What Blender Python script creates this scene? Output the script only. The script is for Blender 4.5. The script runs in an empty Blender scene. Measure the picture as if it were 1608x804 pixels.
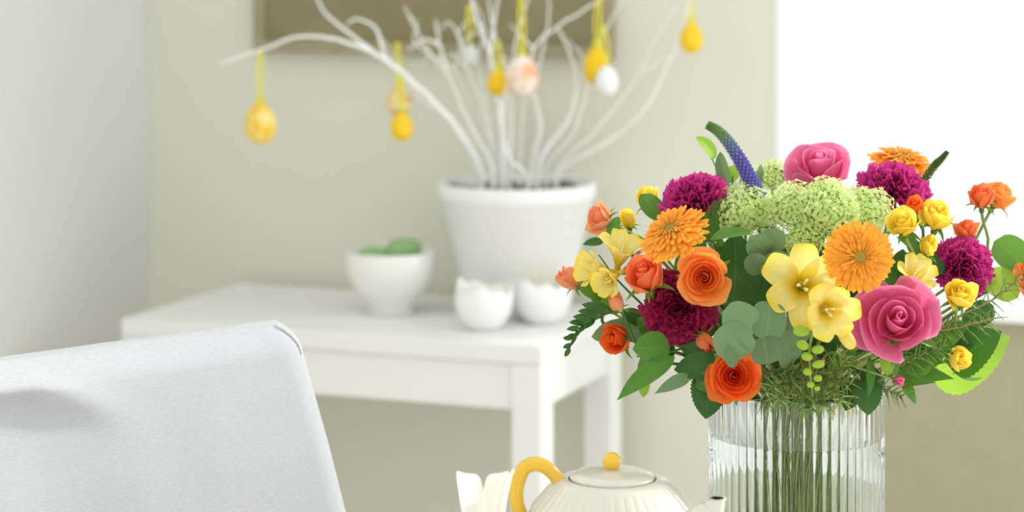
import bpy, math, random
from mathutils import Vector, Matrix, Quaternion
from math import sin, cos, pi, radians, atan2, sqrt
random.seed(7)
SC = bpy.context.scene
COL = SC.collection

# ------------------------------------------------------------------ camera
F = 3600.0; HZ = -100.0; CAMZ = 1.40
cd = bpy.data.cameras.new('camera'); cam = bpy.data.objects.new('camera', cd); COL.objects.link(cam)
cam.location = (0, 0, CAMZ); cam.rotation_euler = (pi/2, 0, 0)
cd.sensor_width = 36; cd.lens = 36*F/1608; cd.shift_y = (HZ-402)/1608
cd.clip_start = 0.05; cd.clip_end = 100
cd.dof.use_dof = True; cd.dof.focus_distance = 2.08; cd.dof.aperture_fstop = 5.2
SC.camera = cam

# ------------------------------------------------------------------ light
w = bpy.data.worlds.new('world'); SC.world = w; w.use_nodes = True
bg = w.node_tree.nodes['Background']; bg.inputs[0].default_value = (0.965, 0.985, 1.0, 1); bg.inputs[1].default_value = 1.12
sd = bpy.data.lights.new('sun', 'SUN'); sun = bpy.data.objects.new('sun', sd); COL.objects.link(sun)
sd.energy = 3.8; sd.angle = radians(7); sd.color = (1.0, 0.97, 0.90)
sun.rotation_euler = Vector((0.78, 0.40, 0.50)).to_track_quat('Z', 'Y').to_euler()
ad = bpy.data.lights.new('side_fill_light', 'AREA'); al = bpy.data.objects.new('side_fill_light', ad); COL.objects.link(al)  # added lamp out of view, no window around it; lightens back wall towards right
ad.shape = 'RECTANGLE'; ad.size = 1.1; ad.size_y = 1.5; ad.energy = 15; ad.color = (.93, .97, 1.0)
al.location = (2.05, 3.0, 1.55); al.rotation_euler = Vector((1, -.12, .05)).to_track_quat('Z', 'Y').to_euler()
SC.view_settings.view_transform = 'Standard'; SC.view_settings.look = 'None'
SC.view_settings.exposure = 0.0; SC.view_settings.gamma = 1.0; SC.view_settings.use_curve_mapping = False
SC.cycles.max_bounces = 12; SC.cycles.transmission_bounces = 12; SC.cycles.transparent_max_bounces = 8

# ------------------------------------------------------------------ helpers
def P(x, y, d):
    """point seen at (x, y) of the photograph at depth d metres"""
    return Vector(((x-804)/F*d, d, CAMZ-(y-HZ)/F*d))
def lin(c):
    if isinstance(c, str):
        c = tuple(int(c[i:i+2], 16)/255 for i in (0, 2, 4))
    return tuple((v/12.92 if v <= .04045 else ((v+.055)/1.055)**2.4) for v in c) + (1,)
def V(x, t, z):                       # direction: right, towards the viewer, up
    return Vector((x, -t, z)).normalized()

class MB:
    def __init__(s): s.v = []; s.f = []; s.uv = []
    def grid(s, fn, nu, nv, closed=False):
        b = len(s.v); n = nu if closed else nu+1
        for j in range(nv+1):
            for i in range(n):
                u = i/nu; v = j/nv
                s.v.append(tuple(fn(u, v))); s.uv.append((u, v))
        for j in range(nv):
            for i in range(nu):
                i2 = (i+1) % n
                s.f.append((b+j*n+i, b+j*n+i2, b+(j+1)*n+i2, b+(j+1)*n+i))
        return s
    def add(s, verts, faces, uv=None):
        b = len(s.v); s.v += [tuple(p) for p in verts]
        s.uv += uv if uv else [(0.5, 0.5)]*len(verts)
        s.f += [tuple(b+k for k in f) for f in faces]
        return s
    def box(s, lo, hi):
        x0, y0, z0 = lo; x1, y1, z1 = hi
        return s.add([(x0,y0,z0),(x1,y0,z0),(x1,y1,z0),(x0,y1,z0),(x0,y0,z1),(x1,y0,z1),(x1,y1,z1),(x0,y1,z1)],
                     [(0,3,2,1),(4,5,6,7),(0,1,5,4),(1,2,6,5),(2,3,7,6),(3,0,4,7)])
    def tube(s, pts, rad, n=6, cap=True):
        pts = [Vector(p) for p in pts]
        r = rad if callable(rad) else (lambda t: rad)
        b = len(s.v); prev = None
        for k, p in enumerate(pts):
            t = (pts[min(k+1, len(pts)-1)]-pts[max(k-1, 0)]).normalized()
            if prev is None:
                a = t.orthogonal().normalized()
            else:
                a = (prev-t*prev.dot(t)).normalized()
            prev = a; c = t.cross(a); rr = r(k/(len(pts)-1))
            for i in range(n):
                q = 2*pi*i/n
                s.v.append(tuple(p+a*(rr*cos(q))+c*(rr*sin(q)))); s.uv.append((i/n, k/(len(pts)-1)))
        for k in range(len(pts)-1):
            for i in range(n):
                j = (i+1) % n
                s.f.append((b+k*n+i, b+k*n+j, b+(k+1)*n+j, b+(k+1)*n+i))
        if cap:
            s.f.append(tuple(b+i for i in reversed(range(n))))
            s.f.append(tuple(b+(len(pts)-1)*n+i for i in range(n)))
        return s
    def lathe(s, prof, n=48, rib=None):
        b = len(s.v)
        for k, (r, z) in enumerate(prof):
            for i in range(n):
                a = 2*pi*i/n
                rr = r*(rib(a, k) if rib else 1)
                s.v.append((rr*cos(a), rr*sin(a), z)); s.uv.append((i/n, k/(len(prof)-1)))
        for k in range(len(prof)-1):
            for i in range(n):
                j = (i+1) % n
                s.f.append((b+k*n+i, b+k*n+j, b+(k+1)*n+j, b+(k+1)*n+i))
        return s
    def mesh(s, name, mat, smooth=True):
        me = bpy.data.meshes.new(name); me.from_pydata(s.v, [], s.f)
        uvl = me.uv_layers.new(name='UVMap')
        li = [0]*len(me.loops); me.loops.foreach_get('vertex_index', li)
        flat = []
        for k in li: flat += s.uv[k]
        uvl.data.foreach_set('uv', flat)
        me.polygons.foreach_set('use_smooth', [smooth]*len(me.polygons))
        me.materials.append(mat); me.update()
        return me

def spline(pts, n=6):
    pts = [Vector(p) for p in pts]; out = []
    e = [pts[0]*2-pts[1]]+pts+[pts[-1]*2-pts[-2]]
    for i in range(1, len(e)-2):
        a, b, c, d = e[i-1], e[i], e[i+1], e[i+2]
        for k in range(n):
            t = k/n
            out.append(.5*((2*b)+(c-a)*t+(2*a-5*b+4*c-d)*t*t+(3*b-a-3*c+d)*t**3))
    out.append(pts[-1]); return out
def link(name, me, parent=None):
    o = bpy.data.objects.new(name, me); COL.objects.link(o)
    if parent: o.parent = parent
    return o
def part(name, mb, mat, parent, smooth=True, label=None, kind=None):
    o = link(name, mb.mesh(name, mat, smooth), parent)
    if label: o['label'] = label
    if kind: o['kind'] = kind
    return o
def tag(o, label, cat, group=None):
    o['label'] = label; o['category'] = cat
    if group: o['group'] = group
    return o
def thing(name, label, cat, loc=(0,0,0), rot=None, scale=1.0, group=None):
    o = bpy.data.objects.new(name, None); COL.objects.link(o); o.empty_display_size = .01
    q = rot if rot is not None else Quaternion()
    o.rotation_mode = 'QUATERNION'; o.location = loc; o.rotation_quaternion = q; o.scale = (scale,)*3
    tag(o, label, cat, group)
    o_m[o.name] = Matrix.LocRotScale(Vector(loc), q, Vector((scale,)*3))
    return o
o_m = {}
def struct(name, mb, mat, smooth=False):
    o = link(name, mb.mesh(name, mat, smooth)); o['kind'] = 'structure'; return o
def bevel(o, wd, seg=3):
    m = o.modifiers.new('bevel', 'BEVEL'); m.width = wd; m.segments = seg; m.limit_method = 'ANGLE'; return o

# ------------------------------------------------------------------ materials
def newmat(name):
    m = bpy.data.materials.new(name); m.use_nodes = True
    nt = m.node_tree; return m, nt, nt.nodes['Principled BSDF'], nt.nodes['Material Output']
def plain(name, col, rough=.5, spec=.4, bump=None, mott=None, coat=0):
    """bump=(scale, strength)  mott=(scale, colour2, amount)"""
    m, nt, b, out = newmat(name)
    b.inputs['Base Color'].default_value = lin(col); b.inputs['Roughness'].default_value = rough
    b.inputs['Specular IOR Level'].default_value = spec; b.inputs['Coat Weight'].default_value = coat
    b.inputs['Coat Roughness'].default_value = .08
    tc = nt.nodes.new('ShaderNodeTexCoord')
    if mott:
        n = nt.nodes.new('ShaderNodeTexNoise'); n.inputs['Scale'].default_value = mott[0]; n.inputs['Detail'].default_value = 5
        nt.links.new(tc.outputs['Object'], n.inputs['Vector'])
        mr = nt.nodes.new('ShaderNodeMapRange'); mr.inputs[1].default_value = .35; mr.inputs[2].default_value = .65
        mr.inputs[4].default_value = mott[2]; nt.links.new(n.outputs['Fac'], mr.inputs[0])
        x = nt.nodes.new('ShaderNodeMix'); x.data_type = 'RGBA'; x.inputs[6].default_value = lin(col); x.inputs[7].default_value = lin(mott[1])
        nt.links.new(mr.outputs[0], x.inputs[0]); nt.links.new(x.outputs[2], b.inputs['Base Color'])
    if bump:
        n = nt.nodes.new('ShaderNodeTexNoise'); n.inputs['Scale'].default_value = bump[0]; n.inputs['Detail'].default_value = 4
        nt.links.new(tc.outputs['Object'], n.inputs['Vector'])
        bp = nt.nodes.new('ShaderNodeBump'); bp.inputs['Strength'].default_value = bump[1]; bp.inputs['Distance'].default_value = .002
        nt.links.new(n.outputs['Fac'], bp.inputs['Height']); nt.links.new(bp.outputs[0], b.inputs['Normal'])
    return m
def petalmat(name, stops, trans=.35, rough=.55, vein=8, tcol=None, side=None):
    """colour runs along the petal (UV y); thin tissue lets light through"""
    m, nt, b, out = newmat(name); N = nt.nodes.new; L = nt.links.new
    uv = N('ShaderNodeUVMap'); sp = N('ShaderNodeSeparateXYZ'); L(uv.outputs[0], sp.inputs[0])
    cr = N('ShaderNodeValToRGB'); e = cr.color_ramp.elements
    while len(e) < len(stops): e.new(.5)
    for k, (p, c) in enumerate(stops): e[k].position = p; e[k].color = lin(c)
    L(sp.outputs['Y'], cr.inputs[0])
    cb = N('ShaderNodeCombineXYZ'); mu = N('ShaderNodeMath'); mu.operation = 'MULTIPLY'; mu.inputs[1].default_value = vein
    L(sp.outputs['X'], mu.inputs[0]); L(mu.outputs[0], cb.inputs[0]); L(sp.outputs['Y'], cb.inputs[1])
    oi = N('ShaderNodeObjectInfo'); L(oi.outputs['Random'], cb.inputs[2])
    ns = N('ShaderNodeTexNoise'); ns.inputs['Scale'].default_value = 2.2; ns.inputs['Detail'].default_value = 3; L(cb.outputs[0], ns.inputs['Vector'])
    hs = N('ShaderNodeHueSaturation'); mr = N('ShaderNodeMapRange'); mr.inputs[3].default_value = .86; mr.inputs[4].default_value = 1.12
    L(ns.outputs['Fac'], mr.inputs[0]); L(mr.outputs[0], hs.inputs['Value']); L(cr.outputs[0], hs.inputs['Color'])
    L(hs.outputs[0], b.inputs['Base Color'])
    b.inputs['Roughness'].default_value = rough; b.inputs['Specular IOR Level'].default_value = .3
    bp = N('ShaderNodeBump'); bp.inputs['Strength'].default_value = .25; bp.inputs['Distance'].default_value = .001
    L(ns.outputs['Fac'], bp.inputs['Height']); L(bp.outputs[0], b.inputs['Normal'])
    tr = N('ShaderNodeBsdfTranslucent'); mx = N('ShaderNodeMixShader'); mx.inputs[0].default_value = trans
    if tcol: tr.inputs[0].default_value = lin(tcol)
    else: L(hs.outputs[0], tr.inputs[0])
    L(b.outputs[0], mx.inputs[1]); L(tr.outputs[0], mx.inputs[2]); L(mx.outputs[0], out.inputs[0])
    return m
def leafmat(name, col, vein, trans=.3, rough=.4, tcol=None):
    m, nt, b, out = newmat(name); N = nt.nodes.new; L = nt.links.new
    uv = N('ShaderNodeUVMap'); sp = N('ShaderNodeSeparateXYZ'); L(uv.outputs[0], sp.inputs[0])
    # distance to the midrib and slanting side veins
    a = N('ShaderNodeMath'); a.operation = 'SUBTRACT'; a.inputs[1].default_value = .5; L(sp.outputs['X'], a.inputs[0])
    ab = N('ShaderNodeMath'); ab.operation = 'ABSOLUTE'; L(a.outputs[0], ab.inputs[0])
    s1 = N('ShaderNodeMath'); s1.operation = 'MULTIPLY_ADD'; s1.inputs[1].default_value = -.7; L(ab.outputs[0], s1.inputs[0]); L(sp.outputs['Y'], s1.inputs[2])
    s2 = N('ShaderNodeMath'); s2.operation = 'MULTIPLY'; s2.inputs[1].default_value = 50; L(s1.outputs[0], s2.inputs[0])
    s3 = N('ShaderNodeMath'); s3.operation = 'SINE'; L(s2.outputs[0], s3.inputs[0])
    r1 = N('ShaderNodeMapRange'); r1.inputs[1].default_value = .86; r1.inputs[2].default_value = 1; r1.inputs[4].default_value = .35; L(s3.outputs[0], r1.inputs[0])
    r2 = N('ShaderNodeMapRange'); r2.inputs[1].default_value = 0; r2.inputs[2].default_value = .035; r2.inputs[3].default_value = .7; r2.inputs[4].default_value = 0; L(ab.outputs[0], r2.inputs[0])
    mx0 = N('ShaderNodeMath'); mx0.operation = 'MAXIMUM'; L(r1.outputs[0], mx0.inputs[0]); L(r2.outputs[0], mx0.inputs[1])
    oi = N('ShaderNodeObjectInfo')
    hs = N('ShaderNodeHueSaturation'); hs.inputs['Color'].default_value = lin(col)
    mr = N('ShaderNodeMapRange'); mr.inputs[3].default_value = .75; mr.inputs[4].default_value = 1.25; L(oi.outputs['Random'], mr.inputs[0]); L(mr.outputs[0], hs.inputs['Value'])
    x = N('ShaderNodeMix'); x.data_type = 'RGBA'; L(hs.outputs[0], x.inputs[6]); x.inputs[7].default_value = lin(vein); L(mx0.outputs[0], x.inputs[0])
    L(x.outputs[2], b.inputs['Base Color']); b.inputs['Roughness'].default_value = rough; b.inputs['Specular IOR Level'].default_value = .35
    bp = N('ShaderNodeBump'); bp.inputs['Strength'].default_value = .4; bp.inputs['Distance'].default_value = .0006; bp.invert = True
    L(mx0.outputs[0], bp.inputs['Height']); L(bp.outputs[0], b.inputs['Normal'])
    tr = N('ShaderNodeBsdfTranslucent'); ms = N('ShaderNodeMixShader'); ms.inputs[0].default_value = trans
    tr.inputs[0].default_value = lin(tcol or col)
    L(b.outputs[0], ms.inputs[1]); L(tr.outputs[0], ms.inputs[2]); L(ms.outputs[0], out.inputs[0])
    return m
def glassmat(name, col, ior, rough=0):
    m, nt, b, out = newmat(name)
    g = nt.nodes.new('ShaderNodeBsdfGlass'); g.inputs['Color'].default_value = col; g.inputs['IOR'].default_value = ior; g.inputs['Roughness'].default_value = rough
    nt.links.new(g.outputs[0], out.inputs[0]); return m
def linenmat(name, c1, c2, sc=900, rough=.85, bs=.5):
    m, nt, b, out = newmat(name); N = nt.nodes.new; L = nt.links.new
    tc = N('ShaderNodeTexCoord'); fac = []
    for sx, sz in ((1, 14), (14, 1)):
        mp = N('ShaderNodeMapping'); mp.inputs['Scale'].default_value = (sx, sx, sz); L(tc.outputs['Object'], mp.inputs[0])
        n = N('ShaderNodeTexNoise'); n.inputs['Scale'].default_value = sc/14; n.inputs['Detail'].default_value = 3; L(mp.outputs[0], n.inputs['Vector']); fac.append(n)
    ad = N('ShaderNodeMath'); ad.operation = 'ADD'; L(fac[0].outputs['Fac'], ad.inputs[0]); L(fac[1].outputs['Fac'], ad.inputs[1])
    mr = N('ShaderNodeMapRange'); mr.inputs[1].default_value = .75; mr.inputs[2].default_value = 1.25; L(ad.outputs[0], mr.inputs[0])
    x = N('ShaderNodeMix'); x.data_type = 'RGBA'; x.inputs[6].default_value = lin(c1); x.inputs[7].default_value = lin(c2); L(mr.outputs[0], x.inputs[0])
    L(x.outputs[2], b.inputs['Base Color']); b.inputs['Roughness'].default_value = rough; b.inputs['Specular IOR Level'].default_value = .15
    bp = N('ShaderNodeBump'); bp.inputs['Strength'].default_value = bs; bp.inputs['Distance'].default_value = .0008; L(mr.outputs[0], bp.inputs['Height']); L(bp.outputs[0], b.inputs['Normal'])
    return m

M = dict(
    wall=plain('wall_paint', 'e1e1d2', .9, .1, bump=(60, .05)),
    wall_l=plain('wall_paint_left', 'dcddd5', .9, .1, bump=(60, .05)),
    reveal=plain('reveal_white', 'f4f5f4', .7, .2),
    beige=linenmat('beige_wall', 'aaa688', 'b2ae92', 300, .9, .1),
    floor=plain('floor_wood', 'e6e1d6', .5, .3, mott=(3, 'dcd4c4', .6)),
    white=plain('white_lacquer', 'eeeeea', .45, .4),
    ceramic=plain('white_ceramic', 'f1f0ea', .3, .5, coat=.4, bump=(25, .15)),
    egg_white=plain('white_matt', 'f5f5f2', .6, .3),
    teapot=plain('cream_glaze', 'd9d8c6', .22, .5, coat=.6),
    yellow_glaze=plain('yellow_glaze', 'f0c21c', .22, .5, coat=.6, mott=(60, 'dca90f', .5)),
    pot=plain('pot_white', 'f0f1f0', .6, .3),
    soil=plain('pot_moss', '8d8870', .95, .1, bump=(120, 1), mott=(60, '5c584a', .9)),
    twig=plain('white_twig', 'f7f8f4', .8, .2, mott=(40, 'e6e5dc', .5)),
    frame=plain('picture_frame', 'a49c80', .6, .3, mott=(20, '958c6e', .5)),
    canvas=plain('picture_canvas', '8c8462', .8, .1, mott=(9, '978f72', .8)),
    egg_yellow=plain('egg_yellow', 'f5d228', .5, .3, mott=(70, 'eebc1c', .7)),
    egg_pattern=plain('egg_pattern', 'f2c41e', .5, .3, mott=(48, 'fbeeb0', .75)),
    egg_pale=plain('egg_pale', 'f0e6b4', .5, .3, mott=(80, 'e2a76a', .9)),
    egg_spot=plain('egg_spotted', 'f8f5ee', .5, .3, mott=(30, 'ec9838', .85)),
    egg_plain=plain('egg_plain', 'f3f3f3', .5, .3),
    egg_grey=plain('egg_grey', 'dfe2de', .5, .3),
    ribbon=plain('yellow_ribbon', 'e3dc2f', .6, .3),
    green_fruit=plain('green_fruit', '9cbf86', .6, .3, mott=(30, '84ab6e', .6)),
    linen=linenmat('chair_linen', 'c9cacc', 'b9bbbe', 2200, .9, .25),
    oak=plain('table_white', 'e6e3db', .4, .4),
    glass=glassmat('clear_glass', (.985, .995, .99, 1), 1.45),
    water=glassmat('clear_water', (.99, 1, .99, 1), 1.33),
    water_glass=glassmat('water_against_glass', (.99, 1, .99, 1), 1.33/1.45),
    stem=plain('stem_green', '7aa048', .5, .3, mott=(40, '93ac58', .7)),
    stem_l=plain('stem_light', '9cb65a', .5, .3, mott=(40, 'b4b868', .7)),
    stem_d=plain('stem_dark', '43682a', .5, .3, mott=(40, '5c7c35', .7)),
    stem_b=plain('stem_brown', 'a88454', .6, .3, mott=(60, '8c9450', .7)),
    sepal=leafmat('sepal', '6f9a3a', '8fb355', .3),
    dark=leafmat('leaf_dark', '2f5a22', '4a7a35', .22, .35, '5f9a2a'),
    mid=leafmat('leaf_mid', '4c8030', '6a9a48', .3, .4, '86ba3c'),
    lime=leafmat('leaf_lime', '9cc84c', 'b8da70', .45, .4, 'b6e04c'),
    euca=leafmat('leaf_eucalyptus', '6f8c60', '86a072', .2, .6, '8fae70'),
    needle=plain('needle_green', '86a656', .5, .3, mott=(90, '567c3c', .8)),
    budgreen=plain('bud_green', 'a4c23a', .45, .3, mott=(60, '88ac30', .6)),
    needle_light=plain('needle_light', 'aebd6c', .5, .3, mott=(90, '8aa552', .8)),
    floret=petalmat('floret_lime', [(0, 'e6f4ac'), (1, 'eef8bc')], .5),
    floret_stalk=plain('floret_stalk', '8fb43e', .6, .2),
    stamen=plain('stamen', 'f6ecb0', .6, .2),
    orange=petalmat('petal_orange', [(0, 'ffc060'), (.5, 'ff983c'), (1, 'ffa858')], .42),
    deep=petalmat('petal_deep_orange', [(0, 'ffa040'), (.5, 'ff7a30'), (1, 'ff8438')], .42),
    coral=petalmat('petal_coral', [(0, 'fccc78'), (.45, 'ffa25c'), (1, 'fb8a5c')], .42),
    peach=petalmat('petal_peach', [(0, 'f8e0a0'), (.5, 'fcbc88'), (1, 'fba87c')], .45),
    pink=petalmat('petal_pink', [(0, 'f0a0a8'), (.4, 'ec6a9c'), (.9, 'f07aa8'), (1, 'f8a2c6')], .42),
    yellow=petalmat('petal_yellow', [(0, 'e8e870'), (.5, 'ffe450'), (1, 'ffec66')], .45),
    freesia=petalmat('petal_freesia', [(0, 'd0c840'), (.35, 'f8e038'), (.62, 'fdf09a'), (1, 'ffe428')], .4, vein=14),
    magenta=petalmat('petal_magenta', [(0, '98145c'), (.6, 'c01c7c'), (1, 'e04ca0')], .3, .6),
    crimson=petalmat('petal_crimson', [(0, '780c3c'), (.6, 'a0144c'), (1, 'c43068')], .25, .6),
    gerbera=petalmat('petal_gerbera', [(0, 'f49420'), (.5, 'ffb030'), (1, 'ffc044')], .35),
    tulip=petalmat('petal_white', [(0, 'e6e8c8'), (.5, 'f6f4e6'), (1, 'faf9f2')], .35, vein=16),
    disc=plain('gerbera_disc', 'b8b658', .7, .2, mott=(500, 'dca848', .9)),
    veronica=petalmat('floret_purple', [(0, '8a7cd4'), (.45, '8078c8'), (.62, '88a0a8'), (.75, '86ac68'), (1, '5c8a3c')], .2, .7),
    pinkbud=plain('pink_bud', 'd8707c', .5, .3),
)
def panemat():
    m, nt, b, out = newmat('window_pane'); N = nt.nodes.new
    t = N('ShaderNodeBsdfTransparent'); t.inputs[0].default_value = (.985, .99, .985, 1)
    g = N('ShaderNodeBsdfGlossy'); g.inputs['Roughness'].default_value = .02
    fr = N('ShaderNodeFresnel'); fr.inputs[0].default_value = 1.3; x = N('ShaderNodeMixShader')
    nt.links.new(fr.outputs[0], x.inputs[0]); nt.links.new(t.outputs[0], x.inputs[1]); nt.links.new(g.outputs[0], x.inputs[2]); nt.links.new(x.outputs[0], out.inputs[0])
    return m
M['pane'] = panemat()

# ------------------------------------------------------------------ the room
TZ = .75                                        # console table top
def on_z(px, py, z): return P(px, py, (CAMZ-z)*F/(py-HZ))
A = on_z(190, 500, TZ); B = on_z(850, 545, TZ)
e = (B-A).normalized(); n = Vector((-e.y, e.x, 0))          # along the wall, into the wall
TL = (B-A).length; TD = .43
ang = atan2(e.y, e.x)
def W(t, dn, z): return B+e*t+n*dn+Vector((0, 0, z-TZ))      # wall frame: along, into, height
def wbox(mb, t0, t1, d0, d1, z0, z1):
    c = [W(t, d, z) for z in (z0, z1) for (t, d) in ((t0, d0), (t1, d0), (t1, d1), (t0, d1))]
    return mb.add(c, [(0,3,2,1),(4,5,6,7),(0,1,5,4),(1,2,6,5),(2,3,7,6),(3,0,4,7)])
def t_at(px, dn):                                # wall coordinate t seen at column px on plane dn
    k = (px-804)/F; b = B+n*dn
    return (k*b.y-b.x)/(e.x-k*e.y)
WD = TD+.03
TC = t_at(235, WD); TR = t_at(1218, WD); REV = .17
struct('floor', wbox(MB(), TC-.2, 3.2, -5, WD+REV+.1, -.02, 0), M['floor'])
struct('wall_back', wbox(MB(), TC-.12, TR, WD, WD+REV+.10, 0, 2.7), M['wall'])
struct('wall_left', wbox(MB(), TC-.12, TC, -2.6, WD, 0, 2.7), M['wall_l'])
struct('trim_reveal', wbox(MB(), TR, TR+.012, WD-.002, WD+REV, .76, 2.7), M['reveal'])
SILL = .755
struct('wall_right', wbox(MB(), TR, TR+2.2, WD+REV-.02, WD+REV+.08, 0, SILL-.02), M['beige'])
struct('trim_sill', wbox(MB(), TR, TR+2.2, WD+REV-.045, WD+REV+.12, SILL-.02, SILL), M['reveal'])
wn = struct('window_1', wbox(MB(), TR+.012, TR+.04, WD+REV, WD+REV+.05, SILL, 2.6), M['reveal'])
fr2 = MB(); wbox(fr2, TR+1.95, TR+2.01, WD+REV, WD+REV+.05, SILL, 2.6); part('window_frame', fr2, M['reveal'], wn, False)
fr3 = MB(); wbox(fr3, TR+.04, TR+1.95, WD+REV, WD+REV+.05, 2.54, 2.6); part('window_frame', fr3, M['reveal'], wn, False)
pn = MB(); wbox(pn, TR+.04, TR+1.95, WD+REV+.02, WD+REV+.026, SILL, 2.54); part('pane', pn, M['pane'], wn, False)
struct('baseboard_back', wbox(MB(), TC, TR, WD-.015, WD, 0, .09), M['white'])
struct('baseboard_left', wbox(MB(), TC, TC+.015, -2.6, WD-.015, 0, .09), M['white'])

# picture on the back wall
t0, t1 = t_at(409, WD), t_at(966, WD)
zb = on_z(409, 80, 0); zb = CAMZ-(80-HZ)/F*W(t0, WD, 0).y
pic = thing('wall_picture', 'brown canvas picture in a thin tan frame hanging on the wall behind the branches', 'picture', W((t0+t1)/2, WD-.02, zb))
def pbox(a, b, c, d, z0, z1):
    mb = MB(); wbox(mb, a, b, c, d, z0, z1); o = W((t0+t1)/2, WD-.02, zb)
    mb.v = [tuple(Vector(v)-o) for v in mb.v]; return mb
part('canvas', pbox(t0+.02, t1-.02, WD-.02, WD-.002, zb+.02, zb+.73), M['canvas'], pic, False)
for a in ((t0, t1, zb, zb+.022), (t0, t1, zb+.73, zb+.752), (t0, t0+.022, zb+.022, zb+.73), (t1-.022, t1, zb+.022, zb+.73)):
    part('frame_bar', pbox(a[0], a[1], WD-.03, WD-.002, a[2], a[3]), M['frame'], pic, False)

# ------------------------------------------------------------------ console table
con = thing('console_table', 'white square-legged side table against the back wall', 'table', (0, 0, 0))
def cpart(nm, t0, t1, d0, d1, z0, z1):
    mb = MB(); wbox(mb, t0, t1, d0, d1, z0, z1); return bevel(part(nm, mb, M['white'], con, False), .003)
cpart('table_top', -TL, 0, 0, TD, TZ-.03, TZ)
lw = .05
for a in (-TL, -lw-.001):
    for b in (0, TD-lw-.03):
        cpart('leg', a, a+lw, b, b+lw+.01, 0, TZ-.0305)
cpart('apron', -TL+lw, -lw, .008, .03, TZ-.105, TZ-.0305)
cpart('apron', -TL+lw, -lw, TD-.06, TD-.038, TZ-.105, TZ-.0305)
cpart('apron', -TL+.008, -TL+.03, lw+.01, TD-lw-.03, TZ-.105, TZ-.0305)
cpart('apron', -.03, -.008, lw+.01, TD-lw-.03, TZ-.105, TZ-.0305)

# large pot
pc = on_z(812, 490, TZ); R1 = 124/F*pc.y; R0 = 78/F*pc.y; PH = CAMZ-(285-HZ)/F*pc.y-TZ
pot = thing('plant_pot', 'large white tapered pot holding the white branches on the side table', 'pot', pc)
part('pot_body', MB().lathe([(0, 0), (R0*.95, 0), (R0, .006), (R0+(R1-R0)*.90, PH-.03), (R1*.985, PH-.028), (R1, PH-.024), (R1, PH-.003), (R1-.003, PH), (R1-.009, PH-.002), (R1-.012, PH-.05), (R0, .02), (0, .02)], 64), M['pot'], pot)
mb = MB(); ss = random.Random(3)
mb.grid(lambda u, v: (v*(R1-.014)*cos(2*pi*u), v*(R1-.014)*sin(2*pi*u), PH-.014+.006*sin(u*40+v*9)*v+.004*cos(v*30)), 40, 10)
part('soil', mb, M['soil'], pot, kind='stuff')

# ------------------------------------------------------------------ white branches
PT = pc+Vector((0, 0, PH-.03))
def branch(label, px, r0=.0042, forks=()):
    """px: list of (x, y, depth offset from the pot), root first"""
    pts = [P(x, y, pc.y+dd) for x, y, dd in px]
    t = tag(link('branch', None), label, 'branch', 'white branches in the pot') if False else None
    root = PT+Vector((max(-.07, min(.07, pts[0].x-PT.x)), (px[0][2])*.5, -.02))
    sp = spline([root]+pts, 7)
    o = sp[0]
    r0 *= 1.1; th = thing('branch', label, 'branch', o, group='white branches in the pot')
    mb = MB(); rr = random.Random(len(px)*31+int(px[0][0]))
    loc = [(p-o)+Vector((rr.uniform(-1, 1), 0, rr.uniform(-1, 1)))*.0012 for p in sp]
    mb.tube(loc, lambda q: r0*(1-.72*q), 6)
    part('branch_stem', mb, M['twig'], th)
    for fk in forks:
        q = [P(x, y, pc.y+dd)-o for x, y, dd in fk]
        s2 = spline(q, 6); rb = r0*.6
        part('twig', MB().tube(s2, lambda q: rb*(1-.6*q), 5), M['twig'], th)
    return th
branch('long white branch arching far left over the picture, yellow egg near its tip', [(752, 262, -.02), (700, 180, -.04), (640, 122, -.05), (590, 85, -.05), (530, 63, -.05), (470, 58, -.05), (410, 78, -.05), (345, 100, -.05)], .0060, [[(640, 122, -.05), (606, 90, -.05), (590, 45, -.04), (560, 30, -.04), (545, 38, -.04)], [(600, 92, -.05), (545, 50, -.04), (510, 20, -.04), (495, -10, -.04)]])
branch('white branch rising left of centre with curly twigs at its top', [(770, 262, 0), (735, 190, 0), (705, 120, .0), (690, 70, .0), (684, 30, 0)], .0048, [[(705, 120, 0), (680, 90, .01), (655, 50, .02), (635, 10, .02)], [(690, 70, 0), (665, 62, 0), (640, 80, 0)]])
branch('thin white branch with a hooked tip behind the spotted egg', [(775, 262, .03), (760, 180, .03), (735, 110, .03), (722, 60, .03), (705, 35, .03), (690, 48, .03)], .0035, [[(735, 110, .03), (712, 85, .03), (700, 92, .03)]])
branch('white branch running straight up left of the spotted egg to the top edge', [(790, 262, 0), (785, 180, 0), (770, 90, 0), (745, 20, 0), (735, -30, 0)], .0055, [[(770, 90, 0), (775, 40, 0), (785, -20, 0)]])
branch('white branch standing upright beside the spotted egg', [(800, 262, .02), (803, 190, .02), (795, 110, .02), (776, 50, .02), (765, -20, .02)], .0045)
branch('white branch with a kink low in front of the other branches', [(825, 275, -.05), (800, 250, -.05), (790, 190, -.05), (800, 120, -.05), (812, 60, -.05), (835, -20, -.05)], .0042)
branch('white branch rising to the twig bent beside the white egg', [(845, 262, .0), (862, 230, .0), (895, 180, .0), (905, 120, 0), (885, 60, 0), (872, 42, 0)], .0045)
branch('white branch rising right of centre and crossing the picture to the upper right', [(835, 262, .02), (848, 200, .02), (835, 130, .02), (838, 78, .02), (875, 42, .02), (935, 5, .02), (960, -20, .02)], .0042, [[(838, 78, .02), (818, 55, .02), (800, 38, .02)]])
branch('faint white branch leaning to the right edge of the picture', [(860, 262, .04), (900, 210, .04), (925, 130, .03), (945, 60, .03), (985, -10, .02)], .0038, [[(925, 130, .03), (915, 90, .03), (890, 60, .03)]])
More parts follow.
